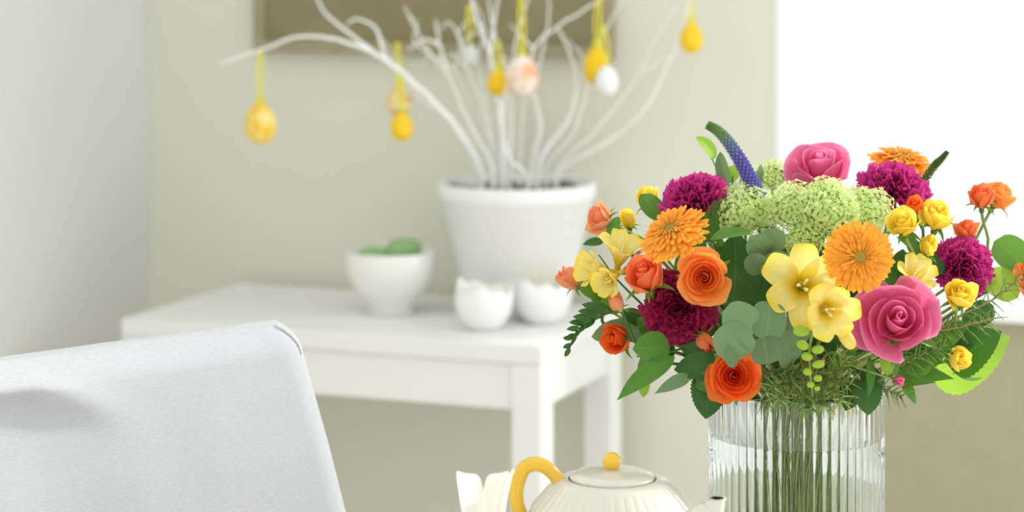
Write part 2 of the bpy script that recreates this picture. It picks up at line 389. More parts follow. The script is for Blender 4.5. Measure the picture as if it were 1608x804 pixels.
branch('pale white branch fanning out to the right past the yellow egg', [(875, 265, .03), (940, 200, .02), (1000, 120, .0), (1030, 60, -.02), (1065, 5, -.03)], .0034, [[(1000, 120, .0), (1040, 95, -.01), (1075, 80, -.02)]])
branch('lowest pale branch of the right-hand side', [(880, 270, .01), (950, 225, .0), (1010, 175, -.02), (1045, 110, -.03), (1070, 50, -.04), (1088, -25, -.04)], .0036)
branch('slim white branch low on the left side of the pot', [(745, 270, .03), (735, 220, .03), (700, 180, .04), (655, 150, .05), (625, 100, .05), (600, 60, .05)], .0032)
branch('white branch rising behind the left curly twigs to the top edge', [(780, 262, .06), (765, 170, .06), (750, 100, .06), (760, 40, .06), (730, -20, .06)], .0036, [[(750, 100, .06), (720, 60, .06), (740, 30, .06), (765, 48, .06)]])
branch('crooked white twig curling left below the picture edge', [(785, 262, .04), (742, 170, .04), (712, 110, .04), (672, 84, .04), (650, 62, .04), (655, 40, .04), (640, 22, .04)], .0032, [[(712, 110, .04), (726, 70, .04), (745, 52, .04), (768, 60, .04)], [(672, 84, .04), (664, 100, .04), (640, 98, .04)]])
branch('thin white branch directly behind the spotted egg', [(815, 262, .05), (822, 170, .05), (850, 90, .05), (862, 20, .05), (858, -20, .05)], .0034)

# ------------------------------------------------------------------ hanging eggs
def egg(label, x, y, wpx, hpx, dd, mat, ytop, xtop=None, bow=True):
    d = pc.y+dd; c = P(x, y, d); rw = wpx/2/F*d; rh = hpx/2/F*d
    th = thing('hanging_egg', label, 'egg', c, group='hanging eggs on the white branches')
    prof = []
    for k in range(17):
        a = pi*k/16; z = -cos(a); r = sin(a)*(1-.13*z)
        prof.append((max(r, .0005)*rw, z*rh))
    part('egg_shell', MB().lathe(prof, 28), mat, th)
    tp = P(xtop if xtop else x, ytop, d)-c
    rb = MB(); wd = .0036
    for s in (-1, 1):
        pts = spline([Vector((0, 0, rh*.98)), Vector((s*.005+tp.x*.3, 0, rh+(tp.z-rh)*.45)), tp+Vector((s*.001, 0, 0))], 6)
        rb.grid(lambda u, v, pts=pts, s=s: pts[min(int(v*12+.5), len(pts)-1)]+Vector(((u-.5)*wd, .0008*s, 0)), 1, 12)
    part('ribbon', rb, M['ribbon'], th)
    if bow:
        b = MB()
        for s in (-1, 1):
            b.grid(lambda u, v, s=s: Vector((s*.011*sin(pi*u), .003*cos(2*pi*u)*1.0+(v-.5)*.004, rh*1.0+.006*sin(2*pi*u)+s*.001+.003*v)), 10, 2)
        b.lathe([(.0005, rh-.004), (.006, rh-.003), (.005, rh+.004), (.0005, rh+.006)], 10)
        part('bow', b, M['ribbon'], th)
    return th
egg('yellow patterned egg hanging alone at far left from the arching branch', 409, 194, 52, 66, -.05, M['egg_pattern'], 75)
egg('pale egg with orange marks hanging behind a small yellow egg left of the pot', 627, 160, 42, 46, -.02, M['egg_pale'], 66, 624)
egg('small yellow egg hanging just below the pale marked egg', 631, 199, 36, 46, -.05, M['egg_yellow'], 120, 628, False)
egg('yellow egg half hidden at the left of the large spotted egg', 783, 130, 36, 42, .0, M['egg_yellow'], 62, 782)
egg('large white egg with orange spots hanging in the middle of the branches', 820, 119, 52, 66, -.06, M['egg_spot'], -12, 818)
egg('yellow egg hanging behind the plain white egg', 937, 103, 40, 62, -.02, M['egg_yellow'], -12, 941)
egg('plain white egg hanging in front of a yellow one, right of the picture', 953, 127, 36, 48, -.05, M['egg_plain'], 40, 947, False)
egg('yellow egg hanging farthest right against the bare wall', 1086, 60, 36, 48, -.04, M['egg_yellow'], -14, 1084)
egg('faint greyish white egg hanging high behind the left branches', 738, 88, 28, 38, .05, M['egg_grey'], 8, 736, False)

# ------------------------------------------------------------------ bowls on the console
def wav(a, ph): return .55*sin(3*a+ph)+.3*sin(5*a+1.3*ph)+.35*sin(7*a+2*ph)
c = on_z(614, 491, TZ)
k = c.y/F; bh = (491-385)*k*.93
bowl = thing('footed_bowl', 'round white footed bowl with green fruit on the side table', 'bowl', c)
part('bowl_body', MB().lathe([(0, .004), (.04, .0), (.044, .004), (.036, .014), (.05, .028), (.068, .05), (.077, .075), (.0795, bh-.002), (.0775, bh), (.075, bh-.002), (.066, .05), (.045, .028), (.0, .022)], 56), M['ceramic'], bowl)
def fruit(label, dx, dy, dz, rx, rz, tilt):
    o = link('green_fruit', None)
    me = MB().lathe([(max(.0004, sin(pi*i/14)*(1-.12*-cos(pi*i/14)))*rx, -cos(pi*i/14)*rz) for i in range(15)], 24).mesh('green_fruit', M['green_fruit'])
    bpy.data.objects.remove(o); o = link('green_fruit', me); o.location = c+Vector((dx, dy, dz)); o.rotation_euler = (0, tilt, .3)
    tag(o, label, 'fruit'); return o
fruit('rounded green fruit heaped at the right of the footed bowl', .022, 0, bh-.002, .024, .033, 1.35)
fruit('flatter green fruit lying at the left of the footed bowl', -.028, -.005, bh-.012, .020, .032, 1.5)
def shell_cup(label, x, yb, wpx, hpx, ph):
    c = on_z(x, yb, TZ); k = c.y/F; r = wpx/2*k; h = hpx*k*.93
    th = thing('shell_cup', label, 'cup', c, group='eggshell shaped cups on the side table')
    prof = [(0, 0), (.45, 0), (.5, .01), (.72, .16), (.9, .36), (.99, .6), (.99, .8), (.94, 1), (.9, .98), (.94, .8), (.93, .6), (.82, .36), (.5, .14), (0, .1)]
    mb = MB(); nn = 72
    mb.lathe([(a*r, b*h) for a, b in prof], nn)
    vv = []
    for i, v in enumerate(mb.v):
        kk = i//nn; a = 2*pi*(i % nn)/nn; t = prof[kk][1]
        f = max(0, (t-.5)/.5); vv.append((v[0], v[1], v[2]+f*h*.16*wav(a, ph)))
    mb.v = vv
    part('cup_shell', mb, M['egg_white'], th)
    part('candle_wax', MB().lathe([(0, h*.62), (r*.9, h*.62)], 32), M['stamen'], th)
shell_cup('white jagged-rimmed eggshell cup nearest the front corner of the side table', 760, 517, 92, 74, .6)
shell_cup('second white eggshell cup, partly behind the orange rosebud', 852, 507, 94, 74, 2.4)

# ------------------------------------------------------------------ slipcovered chair
CZ = CAMZ-(498-HZ)/F*2.3
K = P(450, 498, 2.3)
cl = on_z(0, 557, CZ)
cw = (cl-K); cw.z = 0; cw.normalize(); cn = Vector((-cw.y, cw.x, 0))
if cn.y > 0: cn = -cn
ch = thing('dining_chair', 'white linen slipcovered dining chair with tall back in the left foreground', 'chair', (K.x, K.y, 0))
def chair_pt(a, b, z):                 # a: along the width from the right edge, b: out of the front face, z
    return cw*a+cn*b+Vector((0, 0, z))
mb = MB()
NS = 160; HW = .235; zt, zb_ = CZ, .44; RC = .026
rows = [(d_, 0.) for d_ in [zt-zb_-(zt-zb_-RC)*k/60 for k in range(61)]]
rows += [(RC*(1-sin(q*pi/24)), 1-cos(q*pi/24)) for q in range(1, 12)]
def sgn(x, p): return (abs(x)**p)*(1 if x > 0 else -1)
for down, inset in rows:
    dd0 = max(down, 0)
    half = HW+.16*dd0-.10*dd0*dd0-inset*.020; tt = (.042+.010*min(1, dd0/.12))*(1-inset)
    for i in range(NS):
        q_ = i/NS; rx = min(.042, half)
        if q_ < .25: a = (q_/.25-.5)*pi; x = half-rx+rx*cos(a); y = tt*sin(a)
        elif q_ < .5: x = (half-rx)*(1-2*(q_-.25)/.25); y = tt
        elif q_ < .75: a = pi/2+(q_-.5)/.25*pi; x = -(half-rx)+rx*cos(a); y = tt*sin(a)
        else: x = (half-rx)*(-1+2*(q_-.75)/.25); y = -tt
        xa = HW-x; o_ = .23*dd0
        if y > 0:
            g = min(1, max(0, (xa-.20)/.12)); g = g*g*(3-2*g)
            fd = dd0-(.030+max(0, .315-xa)*.40)
            o_ += g*.014*(1/(1+math.exp(max(-30, min(30, fd/.0045))))-1)+g*.008*math.exp(-((fd+.016)/.014)**2)*min(1, dd0/.02)
            o_ += .0018*sin(14*xa+9*dd0)*min(1, dd0/.06)+.0012*sin(31*xa-17*dd0)*min(1, dd0/.06)
            o_ += .0022*math.exp(-((xa-.12-.2*dd0)/.03)**2-((dd0-.085)/.03)**2)
        sag = -.005*sin(pi*min(1, max(0, xa)/.47))*max(0, 1-dd0/.1)
        mb.v.append(tuple(chair_pt(HW-x, y+o_, zt-down+sag))); mb.uv.append((i/NS, 0))
NR = len(rows)
for j in range(NR-1):
    for i in range(NS):
        k2 = (i+1) % NS; mb.f.append((j*NS+i, j*NS+k2, (j+1)*NS+k2, (j+1)*NS+i))
mb.f.append(tuple((NR-1)*NS+i for i in range(NS)))
part('back_cover', mb, M['linen'], ch)
sm = []
for down, inset in [(.030, 0)]+rows[-11:-3]:             # the seam follows the front corner of the cover
    a = .95; half = HW+.16*down-inset*.020; tt = .052*(1-inset)-.010*(1-min(1, down/.12))*(1-inset)
    sm.append(chair_pt(HW-(half-.042+.042*cos(a)), tt*sin(a)+.23*down+.0008, zt-down+.0004))
part('seam', MB().tube(spline(sm, 4), .0008, 5), M['linen'], ch)
# seat and skirt, below the picture
mb = MB()
def sk(u, v):
    a = 2*pi*u; ca, sa = cos(a), sin(a)
    x = .255*(abs(ca)**.25)*(1 if ca > 0 else -1); y = .235*(abs(sa)**.25)*(1 if sa > 0 else -1)
    fl = .012*(1-v)*sin(22*a)
    return chair_pt(.235-x*(1+fl), .11+.235+y*(1+fl), .05+.40*v)
mb.grid(sk, 120, 12, True)
b0 = 12*120; mb.f.append(tuple(b0+i for i in range(120)))
part('skirt', mb, M['linen'], ch)
mb = MB()
def cu(u, v):
    a = 2*pi*u; ca, sa = cos(a), sin(a); r = sin(pi*v)**.35
    return chair_pt(.235-.25*r*(abs(ca)**.3)*(1 if ca > 0 else -1), .36+.23*r*(abs(sa)**.3)*(1 if sa > 0 else -1), .47-.03*cos(pi*v))
mb.grid(cu, 48, 10, True); part('seat_cushion', mb, M['linen'], ch)
for a in (.02, .45):
    for b in (.14, .55):
        q = chair_pt(a, b, 0); part('leg', MB().box((q.x-.018, q.y-.018, 0), (q.x+.018, q.y+.018, .4)), M['oak'], ch, False)

# ------------------------------------------------------------------ dining table
DT = .745
VC = Vector(((1250.5-804)/F*2.18, 2.18, DT))
dt = thing('dining_table', 'round white dining table under the flower vase and the teapot', 'table', (0, 0, 0))
TCX, TCY = .22, 1.97
part('table_top', MB().lathe([(0, DT-.028), (.385, DT-.028), (.397, DT-.022), (.40, DT-.012), (.397, DT-.003), (.39, DT), (0, DT)], 96), M['oak'], dt).location = (TCX, TCY, 0)
part('pedestal', MB().lathe([(0, .02), (.21, .02), (.215, .03), (.20, .04), (.06, .055), (.035, .09), (.03, .35), (.035, .66), (.10, DT-.029), (0, DT-.0285)], 48), M['oak'], dt).location = (TCX, TCY, 0)
part('foot', MB().lathe([(0, 0), (.205, 0), (.205, .0195), (0, .0195)], 48), M['oak'], dt).location = (TCX, TCY, 0)

# ------------------------------------------------------------------ teapot
tc_ = P(961, 748, 1.93); LR = 68.5/F*1.93; TH = tc_.z-DT
tp = thing('teapot', 'cream ribbed teapot with yellow handle and yellow lid knob', 'teapot', (tc_.x, tc_.y, DT))
bm_ = [(0, .003), (.055, .0), (.058, .004), (.06, .012), (.078, .05), (.085, .085), (.082, .115), (.0705, TH-.032), (.062, TH-.018), (.0525, TH-.0078), (.046, TH-.003), (LR+.002, TH-.001), (LR, TH-.0025), (LR-.001, TH-.006), (0, TH-.008)]
sp_ = spline([(r, 0, z) for r, z in bm_], 4)
def rib(a, k):
    z = sp_[k].z
    f = 1 if (.012 < z < TH-.006) else 0
    return 1-f*.016*(1-abs(cos(a*21)))**2
part('body', MB().lathe([(max(p.x, 0), p.z) for p in sp_], 336, rib), M['teapot'], tp)
lid = part('lid', MB().lathe([(max(p.x, 0), p.z) for p in spline([(LR-.0018, 0, TH-.004), (LR-.001, 0, TH), (LR-.004, 0, TH+.0022), (LR*.75, 0, TH+.004), (LR*.4, 0, TH+.0055), (.006, 0, TH+.006), (.0045, 0, TH+.0065)], 4)]+[(0, TH+.0065)], 64), M['teapot'], tp)
kz = TH+.0125
part('knob', MB().lathe([(.0042, TH+.005), (.0045, TH+.0068)]+[(max(.0002, .0078*sin(pi*(.18+.82*i/14))), kz-.0078*cos(pi*(.18+.82*i/14))) for i in range(15)], 28), M['yellow_glaze'], lid, label='yellow ball knob')
def tl(x, y, d): return P(x, y, d)-Vector((tc_.x, tc_.y, DT))
hp = spline([tl(884, 765, 1.93), tl(866, 741, 1.93), tl(845, 729, 1.93), tl(824, 735, 1.93), tl(813, 758, 1.93), tl(811, 785, 1.93), tl(819, 812, 1.93), tl(832, 850, 1.93), tl(862, 880, 1.93), tl(890, 885, 1.93)], 6)
mb = MB()
hv = []
for k, p in enumerate(hp):
    pass
mb.tube(hp, lambda t: .0056+.0010*sin(pi*t)-.0008*t, 12); part('handle', mb, M['yellow_glaze'], tp, label='yellow loop handle')
spts = spline([tl(1050, 880, 1.92), tl(1078, 838, 1.91), tl(1102, 814, 1.90), tl(1117, 802, 1.90), tl(1123, 792, 1.90), tl(1125, 782, 1.90)], 5)
mb = MB().tube(spts, lambda t: .0075+.010*(1-t)**1.5, 20, cap=False)
mb.tube([spts[-1], spts[-1]+(spts[-2]-spts[-1])*.2, spts[-3]], lambda t: .0056, 20, cap=False)
for o_ in (20*(len(spts)-1), 20*len(spts)):
    zm = sum(mb.v[o_+i][2] for i in range(20))/20; xm = sum(mb.v[o_+i][0] for i in range(20))/20; ym = sum(mb.v[o_+i][1] for i in range(20))/20
    rr_ = .0082 if o_ < 20*len(spts) else .0058
    off = atan2(mb.v[o_][1]-ym, mb.v[o_][0]-xm); sg = 1 if (atan2(mb.v[o_+1][1]-ym, mb.v[o_+1][0]-xm)-off+pi) % (2*pi)-pi > 0 else -1
    for i in range(20):
        a = off+sg*2*pi*i/20; mb.v[o_+i] = (xm+rr_*1.05*cos(a), ym+rr_*sin(a), zm)
o1 = 20*(len(spts)-1); o2 = 20*len(spts)
for i in range(20): mb.f.append((o1+i, o1+(i+1) % 20, o2+(i+1) % 20, o2+i))
part('spout', mb, M['teapot'], tp)

# ------------------------------------------------------------------ petals, leaves, flowers
def ruled(prof, wf, nu=6, nv=8, cup=0., fold=0., ruf=0., rfq=3., tw=0., zig=0.):
    """blade along a centre line in the x-z plane: prof [(x, z)], wf(v) half width"""
    c = spline([(a, 0, b) for a, b in prof], 5); m = len(c)-1
    def at(v):
        f = v*m; i = min(int(f), m-1); return c[i].lerp(c[i+1], f-i), (c[i+1]-c[i]).normalized()
    def fn(u, v):
        p, t = at(v); s = (u-.5)*2; wd = wf(v)
        if zig: wd *= 1+zig*(round(v*28) % 2)
        nn = Vector((-t.z, 0, t.x))
        return p+Vector((0, s*wd, 0))+nn*(cup*s*s*wd+fold*abs(s)*wd+ruf*v*v*sin(rfq*s+v*4))
    mb = MB(); mb.grid(fn, nu, nv); return mb

# --- stems go down through the neck of the vase
sr = random.Random(11); RIM_Z = CAMZ-(630-HZ)/F*(2.18-.0833)
def stem_path(p0, back, k=None):
    a = sr.uniform(0, 2*pi); dirr = Vector((p0.x-VC.x, p0.y-VC.y, 0)); dl = dirr.length
    d1 = dirr.normalized() if dl > 1e-4 else Vector((1, 0, 0))
    neck = VC+d1*min(.050, dl*.28)+Vector((sr.uniform(-.012, .012), sr.uniform(-.012, .012), RIM_Z-DT+.012))
    pinch = VC-d1*sr.uniform(0, .012)+Vector((sr.uniform(-.018, .018), sr.uniform(-.018, .018), .155))
    q = -d1*sr.uniform(.02, .062); q.rotate(Matrix.Rotation(sr.uniform(-.6, .6), 3, 'Z'))
    bot = VC+q+Vector((0, 0, .027))
    L0 = (p0-neck).length
    return spline([p0, p0+back*min(.05, L0*.3), (p0+back*min(.05, L0*.3)).lerp(neck, .55)+Vector((0, 0, .0 if p0.z > neck.z+.05 else .02)), neck, pinch, pinch.lerp(bot, .5), bot], 5)
def add_stem(root, p0, back, rad=.0016, mat=None):
    inv = o_m[root.name].inverted(); s = o_m[root.name].to_scale()[0]; mat = mat or M[sr.choice(['stem', 'stem', 'stem_l', 'stem_l', 'stem_b' if p0.x < VC.x+.1 else 'stem', 'stem_d'])]
    pts = [inv @ p for p in stem_path(p0, back)]
    return part('stem', MB().tube(pts, rad/s, 6), mat or M['stem'], root)

# --- rose
def rose_petal_mesh(r, h, wd, z0, opening, curl, roll, seed, mat, tip=0.):
    """opening 0: closed round petal of a bud; 1: petal leaning out like a shallow bowl"""
    rr = random.Random(seed); a1, a2 = rr.uniform(0, 6), rr.uniform(0, 6); sk = rr.uniform(-.25, .25)
    def fn(u, v):
        s = (u-.5)*2
        edge = 1-.14*abs(s)**2-.40*abs(s)**7-.12*max(0, abs(s-sk))**1.2*roll+.03*sin(s*3+a1)+tip*math.exp(-((s-sk)/.16)**2)
        vv = v*edge
        k = min(1, vv/.66)
        closed = .16+.84*sin(k*pi/2)**.9-.16*max(0, vv-.66)/.34
        opened = .14+.86*vv**.85
        rad = r*(closed*(1-opening)+opened*opening)
        c = max(0, vv-.74)
        rad += curl*c*1.1+roll*.20*abs(s-sk)**2.2*v*v*v*(.4+r)
        z = z0+h*vv-curl*c*c*4-roll*.14*abs(s-sk)**2.2*v*v*(.3+r)
        rad *= 1+.09*s
        an = s*wd*(.50+.50*min(1, v*2.2))
        rad += .022*sin(4*s+a2)*v*v*(.3+r)
        return (rad*cos(an), rad*sin(an), z)
    return MB().grid(fn, 14, 10).mesh('petal', mat)
_rc = {}
def rose_set(style, matname):
    key = (style, matname)
    if key in _rc: return _rc[key]
    mat = M[matname]; out = []
    #            n   r0   r1   H    opening0,1  curl  roll  rimdrop
    cfg = dict(open=(20, .05, .98, 1.0, .12, .80, .22, .65, .42), bigopen=(15, .05, 1.0, 1.1, .10, .80, .22, .80, .46),
               cup=(14, .06, .84, 1.45, .0, .35, .20, .60, .16), bigcup=(14, .06, .88, 1.15, .0, .70, .42, .75, .10),
               bud=(9, .06, .66, 1.70, .0, .12, .10, .5, .10), half=(12, .06, .90, 1.45, .0, .70, .40, .9, .20))[style]
    N_, r0, r1, H, o0, o1, cu_, ro, drop = cfg
    for i in range(N_):
        t = i/(N_-1); rr = random.Random(i*13+len(style))
        r = r0+(r1-r0)*t**(1.2 if style == 'bigopen' else 1.15 if style == 'open' else .95)
        wd = max(2.4-1.6*min(1, t*1.25), 1.05+.12*rr.random())
        h = H*(1-drop*t-.05*(1-t))
        me = rose_petal_mesh(r, h, wd, -.60*H, o0+(o1-o0)*t**1.2, cu_*t**1.5, ro*min(1, t*1.3), i*7+len(style), mat, .16*max(0, (t-.55)/.45) if style in ('open', 'half', 'cup') else .05*t)
        tl_ = Matrix.Rotation(rr.uniform(-.13, .13)*(.3+t), 3, 'X') @ Matrix.Rotation(rr.uniform(-.13, .13)*(.3+t), 3, 'Y')
        out.append((me, (tl_ @ Matrix.Rotation(i*2.399+.4*sin(i*2), 3, 'Z')).to_euler()))
    _rc[key] = (out, H); return _rc[key]
_sep = {}
def sepal_mesh(L, wd, droop):
    k = (round(L, 2), round(wd, 2), droop)
    if k not in _sep:
        _sep[k] = ruled([(.1, 0), (L*.35, .1*L), (L*.75, .05-droop*.3*L), (L, -droop*L)], lambda v: wd*max(.02, sin(pi*min(1, v*.9+.12))**.8*(1-v*.5)), 4, 7, .4).mesh('sepal', M['sepal'])
    return _sep[k]
def rose(label, x, y, dpx, d, direc, style, mat, spin=0., name='rose', stem=.0015, cat='flower', group=None, petal_label=None):
    R_ = dpx*dict(cup=1.18, bud=1.35, half=1.08).get(style, 1)/2/F*d; q = direc.to_track_quat('Z', 'Y') @ Quaternion((0, 0, 1), spin)
    th = thing(name, label, cat, P(x, y, d), q, R_, group)
    stem = stem if dpx < 60 else .0026
    ps, H = rose_set(style, mat)
    for me, a in ps:
        o = link('petal', me, th); o.rotation_euler = a
    zb2 = -.62*H
    part('calyx', MB().lathe([(.03, zb2-.32), (.13, zb2-.28), (.17, zb2-.15), (.12, zb2-.03), (.22, zb2+.06), (.12, zb2+.1)], 16), M['sepal'], th)
    me = sepal_mesh(1.0 if style != 'bud' else .9, .16, .35)
    for k in range(5):
        o = link('sepal', me, th)
        if style in ('bud', 'cup', 'half'):
            o.rotation_euler = Matrix.Rotation(k*2*pi/5+.4, 3, 'Z').to_4x4().to_euler() ; o.rotation_euler = (Matrix.Rotation(k*2*pi/5+.4, 3, 'Z') @ Matrix.Rotation(-.62 if k % 2 else -.25, 3, 'Y')).to_euler()
        else:
            o.rotation_euler = (0, 0, k*2*pi/5+.4)
        o.location = (0, 0, zb2+.02)
    base = P(x, y, d)-direc*R_*(.62*H+.3)
    add_stem(th, base, -direc, stem)
    return th

# --- carnation
_cp = {}
def carn_petals(matname):
    if matname in _cp: return _cp[matname]
    out = []
    for sd_ in range(5):
        rr = random.Random(sd_+40); ph = [rr.uniform(0, 6) for _ in range(5)]
        def fn(u, v, ph=ph):
            s = (u-.5)*2; spread = .10+.62*v**1.3
            L = v*(1-.10*s*s)
            if v > .99: L += .055*(round(u*34) % 2)+.03*sin(9*s+ph[0])
            x = s*spread; am = .19*v**1.8
            zz = am*(sin(4.2*s+ph[1])+.5*sin(10*s+ph[2]+2*v)+.28*sin(21*s+ph[3]))+.09*v*v
            return (L, x*(1-.1*v), zz)
        out.append(MB().grid(fn, 34, 6).mesh('petal', M[matname]))
    _cp[matname] = out; return out
def carnation(label, x, y, dpx, d, direc, mat, n_=46, flat=.72, spin=0.):
    R_ = dpx/2/F*d; q = direc.to_track_quat('Z', 'Y') @ Quaternion((0, 0, 1), spin)
    th = thing('carnation', label, 'flower', P(x, y, d), q, R_)
    pm = carn_petals(mat); rr = random.Random(int(x))
    for i in range(n_):
        t = (i+.5)/n_; pol = radians(5+86*t**.7); az = i*2.39996+rr.uniform(-.2, .2)
        o = link('petal', pm[i % 5], th)
        m = Matrix.Rotation(az, 3, 'Z') @ Matrix.Rotation(pol-pi/2, 3, 'Y') @ Matrix.Rotation(rr.uniform(-.9, .9)*(1-t*.75), 3, 'X')
        o.rotation_euler = m.to_euler(); sc_ = (.66+.34*t**.8)*rr.uniform(.92, 1.06); o.scale = (sc_,)*3
        o.location = (0, 0, -.32-.12*t)
    part('calyx', MB().lathe([(.05, -1.0), (.14, -.95), (.18, -.6), (.22, -.42), (.1, -.35)], 14), M['sepal'], th)
    add_stem(th, P(x, y, d)-direc*R_*.95, -direc, .0017)
    return th

# --- gerbera
_gp = {}
def ger(label, x, y, dpx, d, direc, spin=0., squash=1.):
    R_ = dpx/2/F*d; q = direc.to_track_quat('Z', 'Y') @ Quaternion((0, 0, 1), spin)
    th = thing('gerbera', label, 'flower', P(x, y, d), q, R_)
    if not _gp:
        for k, (L, wd, up) in enumerate(((1.0, .078, .0), (.90, .074, .03), (.78, .064, .05), (.64, .050, .06), (.50, .030, .08), (.40, .020, .10))):
            _gp[k] = [ruled([(.16, 0), (L*.45, up*.9), (L*.8, up*1.1+b), (L, up*.6+b*1.6-.03)], lambda v, wd=wd: wd*(.35+.65*min(1, v*1.8))*max(.12, (1-max(0, (v-.8)/.2)**2.2)**.5), 4, 8, -.35).mesh('petal', M['gerbera']) for b in (-.05, .0, .05)]
    rr = random.Random(int(x))
    for k, (n_, tilt) in enumerate(((40, -.06), (38, .03), (34, .11), (32, .18), (38, .24), (40, .32))):
        for i in range(n_):
            o = link('petal', _gp[k][rr.randrange(3)], th)
            a = 2*pi*(i+.5*(k % 2))/n_+rr.uniform(-.05, .05)
            o.rotation_euler = (Matrix.Rotation(a, 3, 'Z') @ Matrix.Rotation(-tilt-rr.uniform(-.06, .06), 3, 'Y') @ Matrix.Rotation(rr.uniform(-.25, .25), 3, 'X')).to_euler()
            o.location = (0, 0, .02*k)
    mb = MB().lathe([(.30, .05), (.28, .16), (.19, .21), (.06, .18), (.001, .17)], 20)
    for i in range(220):
        r = .29*sqrt((i+.5)/220); a = i*2.39996; z = .18+.05*(r > .15)
        px_, py_ = r*cos(a), r*sin(a); s = .012
        mb.add([(px_-s, py_, z), (px_, py_-s, z), (px_+s, py_, z), (px_, py_+s, z), (px_*1.05, py_*1.05, z+.07)], [(0,1,4),(1,2,4),(2,3,4),(3,0,4)])
    part('centre_disc', mb, M['disc'], th, kind='stuff')
    part('calyx', MB().lathe([(.03, -.28), (.12, -.2), (.24, -.04), (.2, 0)], 16), M['sepal'], th)
    add_stem(th, P(x, y, d)-direc*R_*.25, -direc, .002)
    return th

# --- freesia
_fp = {}
def freesia_meshes():
    if _fp: return
    for k in range(4):
        op = (1.0, .92, .8, .7)[k]
        _fp[k] = ruled([(.05, -1.15), (.09, -.75), (.24, -.30), (.52*op, .02), (.86*op, .16+.1*k), (1.0*op, .14+.14*k)], lambda v: (.06+.29*max(0, sin(pi*min(1, max(0, v-.22)/.83)))**.75 if v < .985 else .10), 8, 14, .30).mesh('petal', M['freesia'])
def freesia(label, x, y, dpx, d, direc, spin=0., opn=0, buds=(), cat='flower'):
    freesia_meshes()
    R_ = dpx/2/F*d; q = direc.to_track_quat('Z', 'Y') @ Quaternion((0, 0, 1), spin)
    th = thing('freesia', label, cat, P(x, y, d), q, R_)
    for k in range(6):
        o = link('petal', _fp[min(3, opn+(k % 2))], th); a = k*pi/3
        o.rotation_euler = (0, 0, a); o.scale = (1, 1.0 if k % 2 else 1.08, 1)
    mb = MB()
    for k in range(3):
        a = k*2.1+.5
        mb.tube([(0, 0, -.9), (.05*cos(a), .05*sin(a), -.3), (.12*cos(a), .12*sin(a), .12)], lambda t: .022+.02*(t > .8), 5)
        mb.tube([(.12*cos(a)-.03, .12*sin(a), .1), (.13*cos(a)+.01, .13*sin(a), .2)], .035, 5)
    part('stamens', mb, M['stamen'], th)
    part('flower_tube', MB().lathe([(.05, -1.5), (.09, -1.3), (.11, -1.0), (.13, -.75)], 12), M['freesia'], th)
    inv = o_m[th.name].inverted()
    for bx, by, bd, br, bl, bdir in buds:
        c_ = inv @ P(bx, by, bd); dd_ = (o_m[th.name].to_quaternion().inverted() @ bdir)
        bq = dd_.to_track_quat('Z', 'Y'); s_ = 1/R_; rb = br/F*bd*s_; lb = bl/2/F*bd*s_
        me = MB().lathe([(max(.001, sin(pi*i/10)**.8)*rb*(1+.15*-cos(pi*i/10)), -cos(pi*i/10)*lb) for i in range(11)], 12).mesh('bud', M['freesia'])
        o = link('bud', me, th); o.location = c_; o.rotation_euler = bq.to_euler()
    add_stem(th, P(x, y, d)-direc*R_*1.45, -direc, .0016)
    return th

# --- leaves on stems
def leaf_w(kind):
    return dict(
        round=lambda v: max(.03, (1-abs(2*v-1)**2.2)**.5)*.5,
        oval=lambda v: max(.02, sin(pi*v**.9)**.75)*.5,
        lance=lambda v: max(.01, sin(pi*v**.75)**1.1)*.5,
        heart=lambda v: max(.01, sin(pi*v**.62)**.85)*.5)[kind]
def leaf(parent, inv, base, tip, wpx, face, kind='oval', mat='dark', bend=.08, fold=.18, zig=0.):
    X = tip-base; L = X.length; X.normalize(); d = base.y
    Z = (face-X*face.dot(X)).normalized(); Y = Z.cross(X)
    wd = wpx/F*d; wf = leaf_w(kind)
    mb = ruled([(0, 0), (L*.3, L*bend), (L*.7, L*bend*.9), (L, -L*bend*.3)], lambda v: wd*wf(v), 6, 28 if zig else 10, 0, fold, zig=zig)
    m = Matrix((X, Y, Z)).transposed()
    mb.v = [tuple(inv @ (m @ Vector(v)+base)) for v in mb.v]
    return part('leaf', mb, M[mat], parent)
def sprig(label, name, stem_px, leaves, mat='dark', rad=.0013, smat='stem_d', cat='foliage', group=None, into_vase=True):
    """stem_px tip first; leaves: (bx,by,bd, tx,ty,td, width, (face), kind[, zig])"""
    sp = [P(*q) for q in stem_px]
    o = sp[-1]
    th = thing(name, label, cat, o, group=group); inv = o_m[th.name].inverted()
    pts = spline(sp, 5) if len(sp) > 1 else sp
    if into_vase:
        pts = pts+[p for p in stem_path(sp[-1], (sp[-1]-sp[-2]).normalized() if len(sp) > 1 else Vector((0, .2, -1)))[1:]]
    part('stem', MB().tube([inv @ p for p in pts], lambda t: rad*(.55+.45*min(1, t*3)), 5), M[smat], th)
    for lf in leaves:
        bx, by, bd, tx, ty, td, wd, fc = lf[:8]; kd = lf[8] if len(lf) > 8 else 'oval'
        mt = lf[9] if len(lf) > 9 and lf[9] else mat; zg = lf[10] if len(lf) > 10 else 0
        leaf(th, inv, P(bx, by, bd), P(tx, ty, td), wd, V(*fc), kd, mt, zig=zg)
    return th

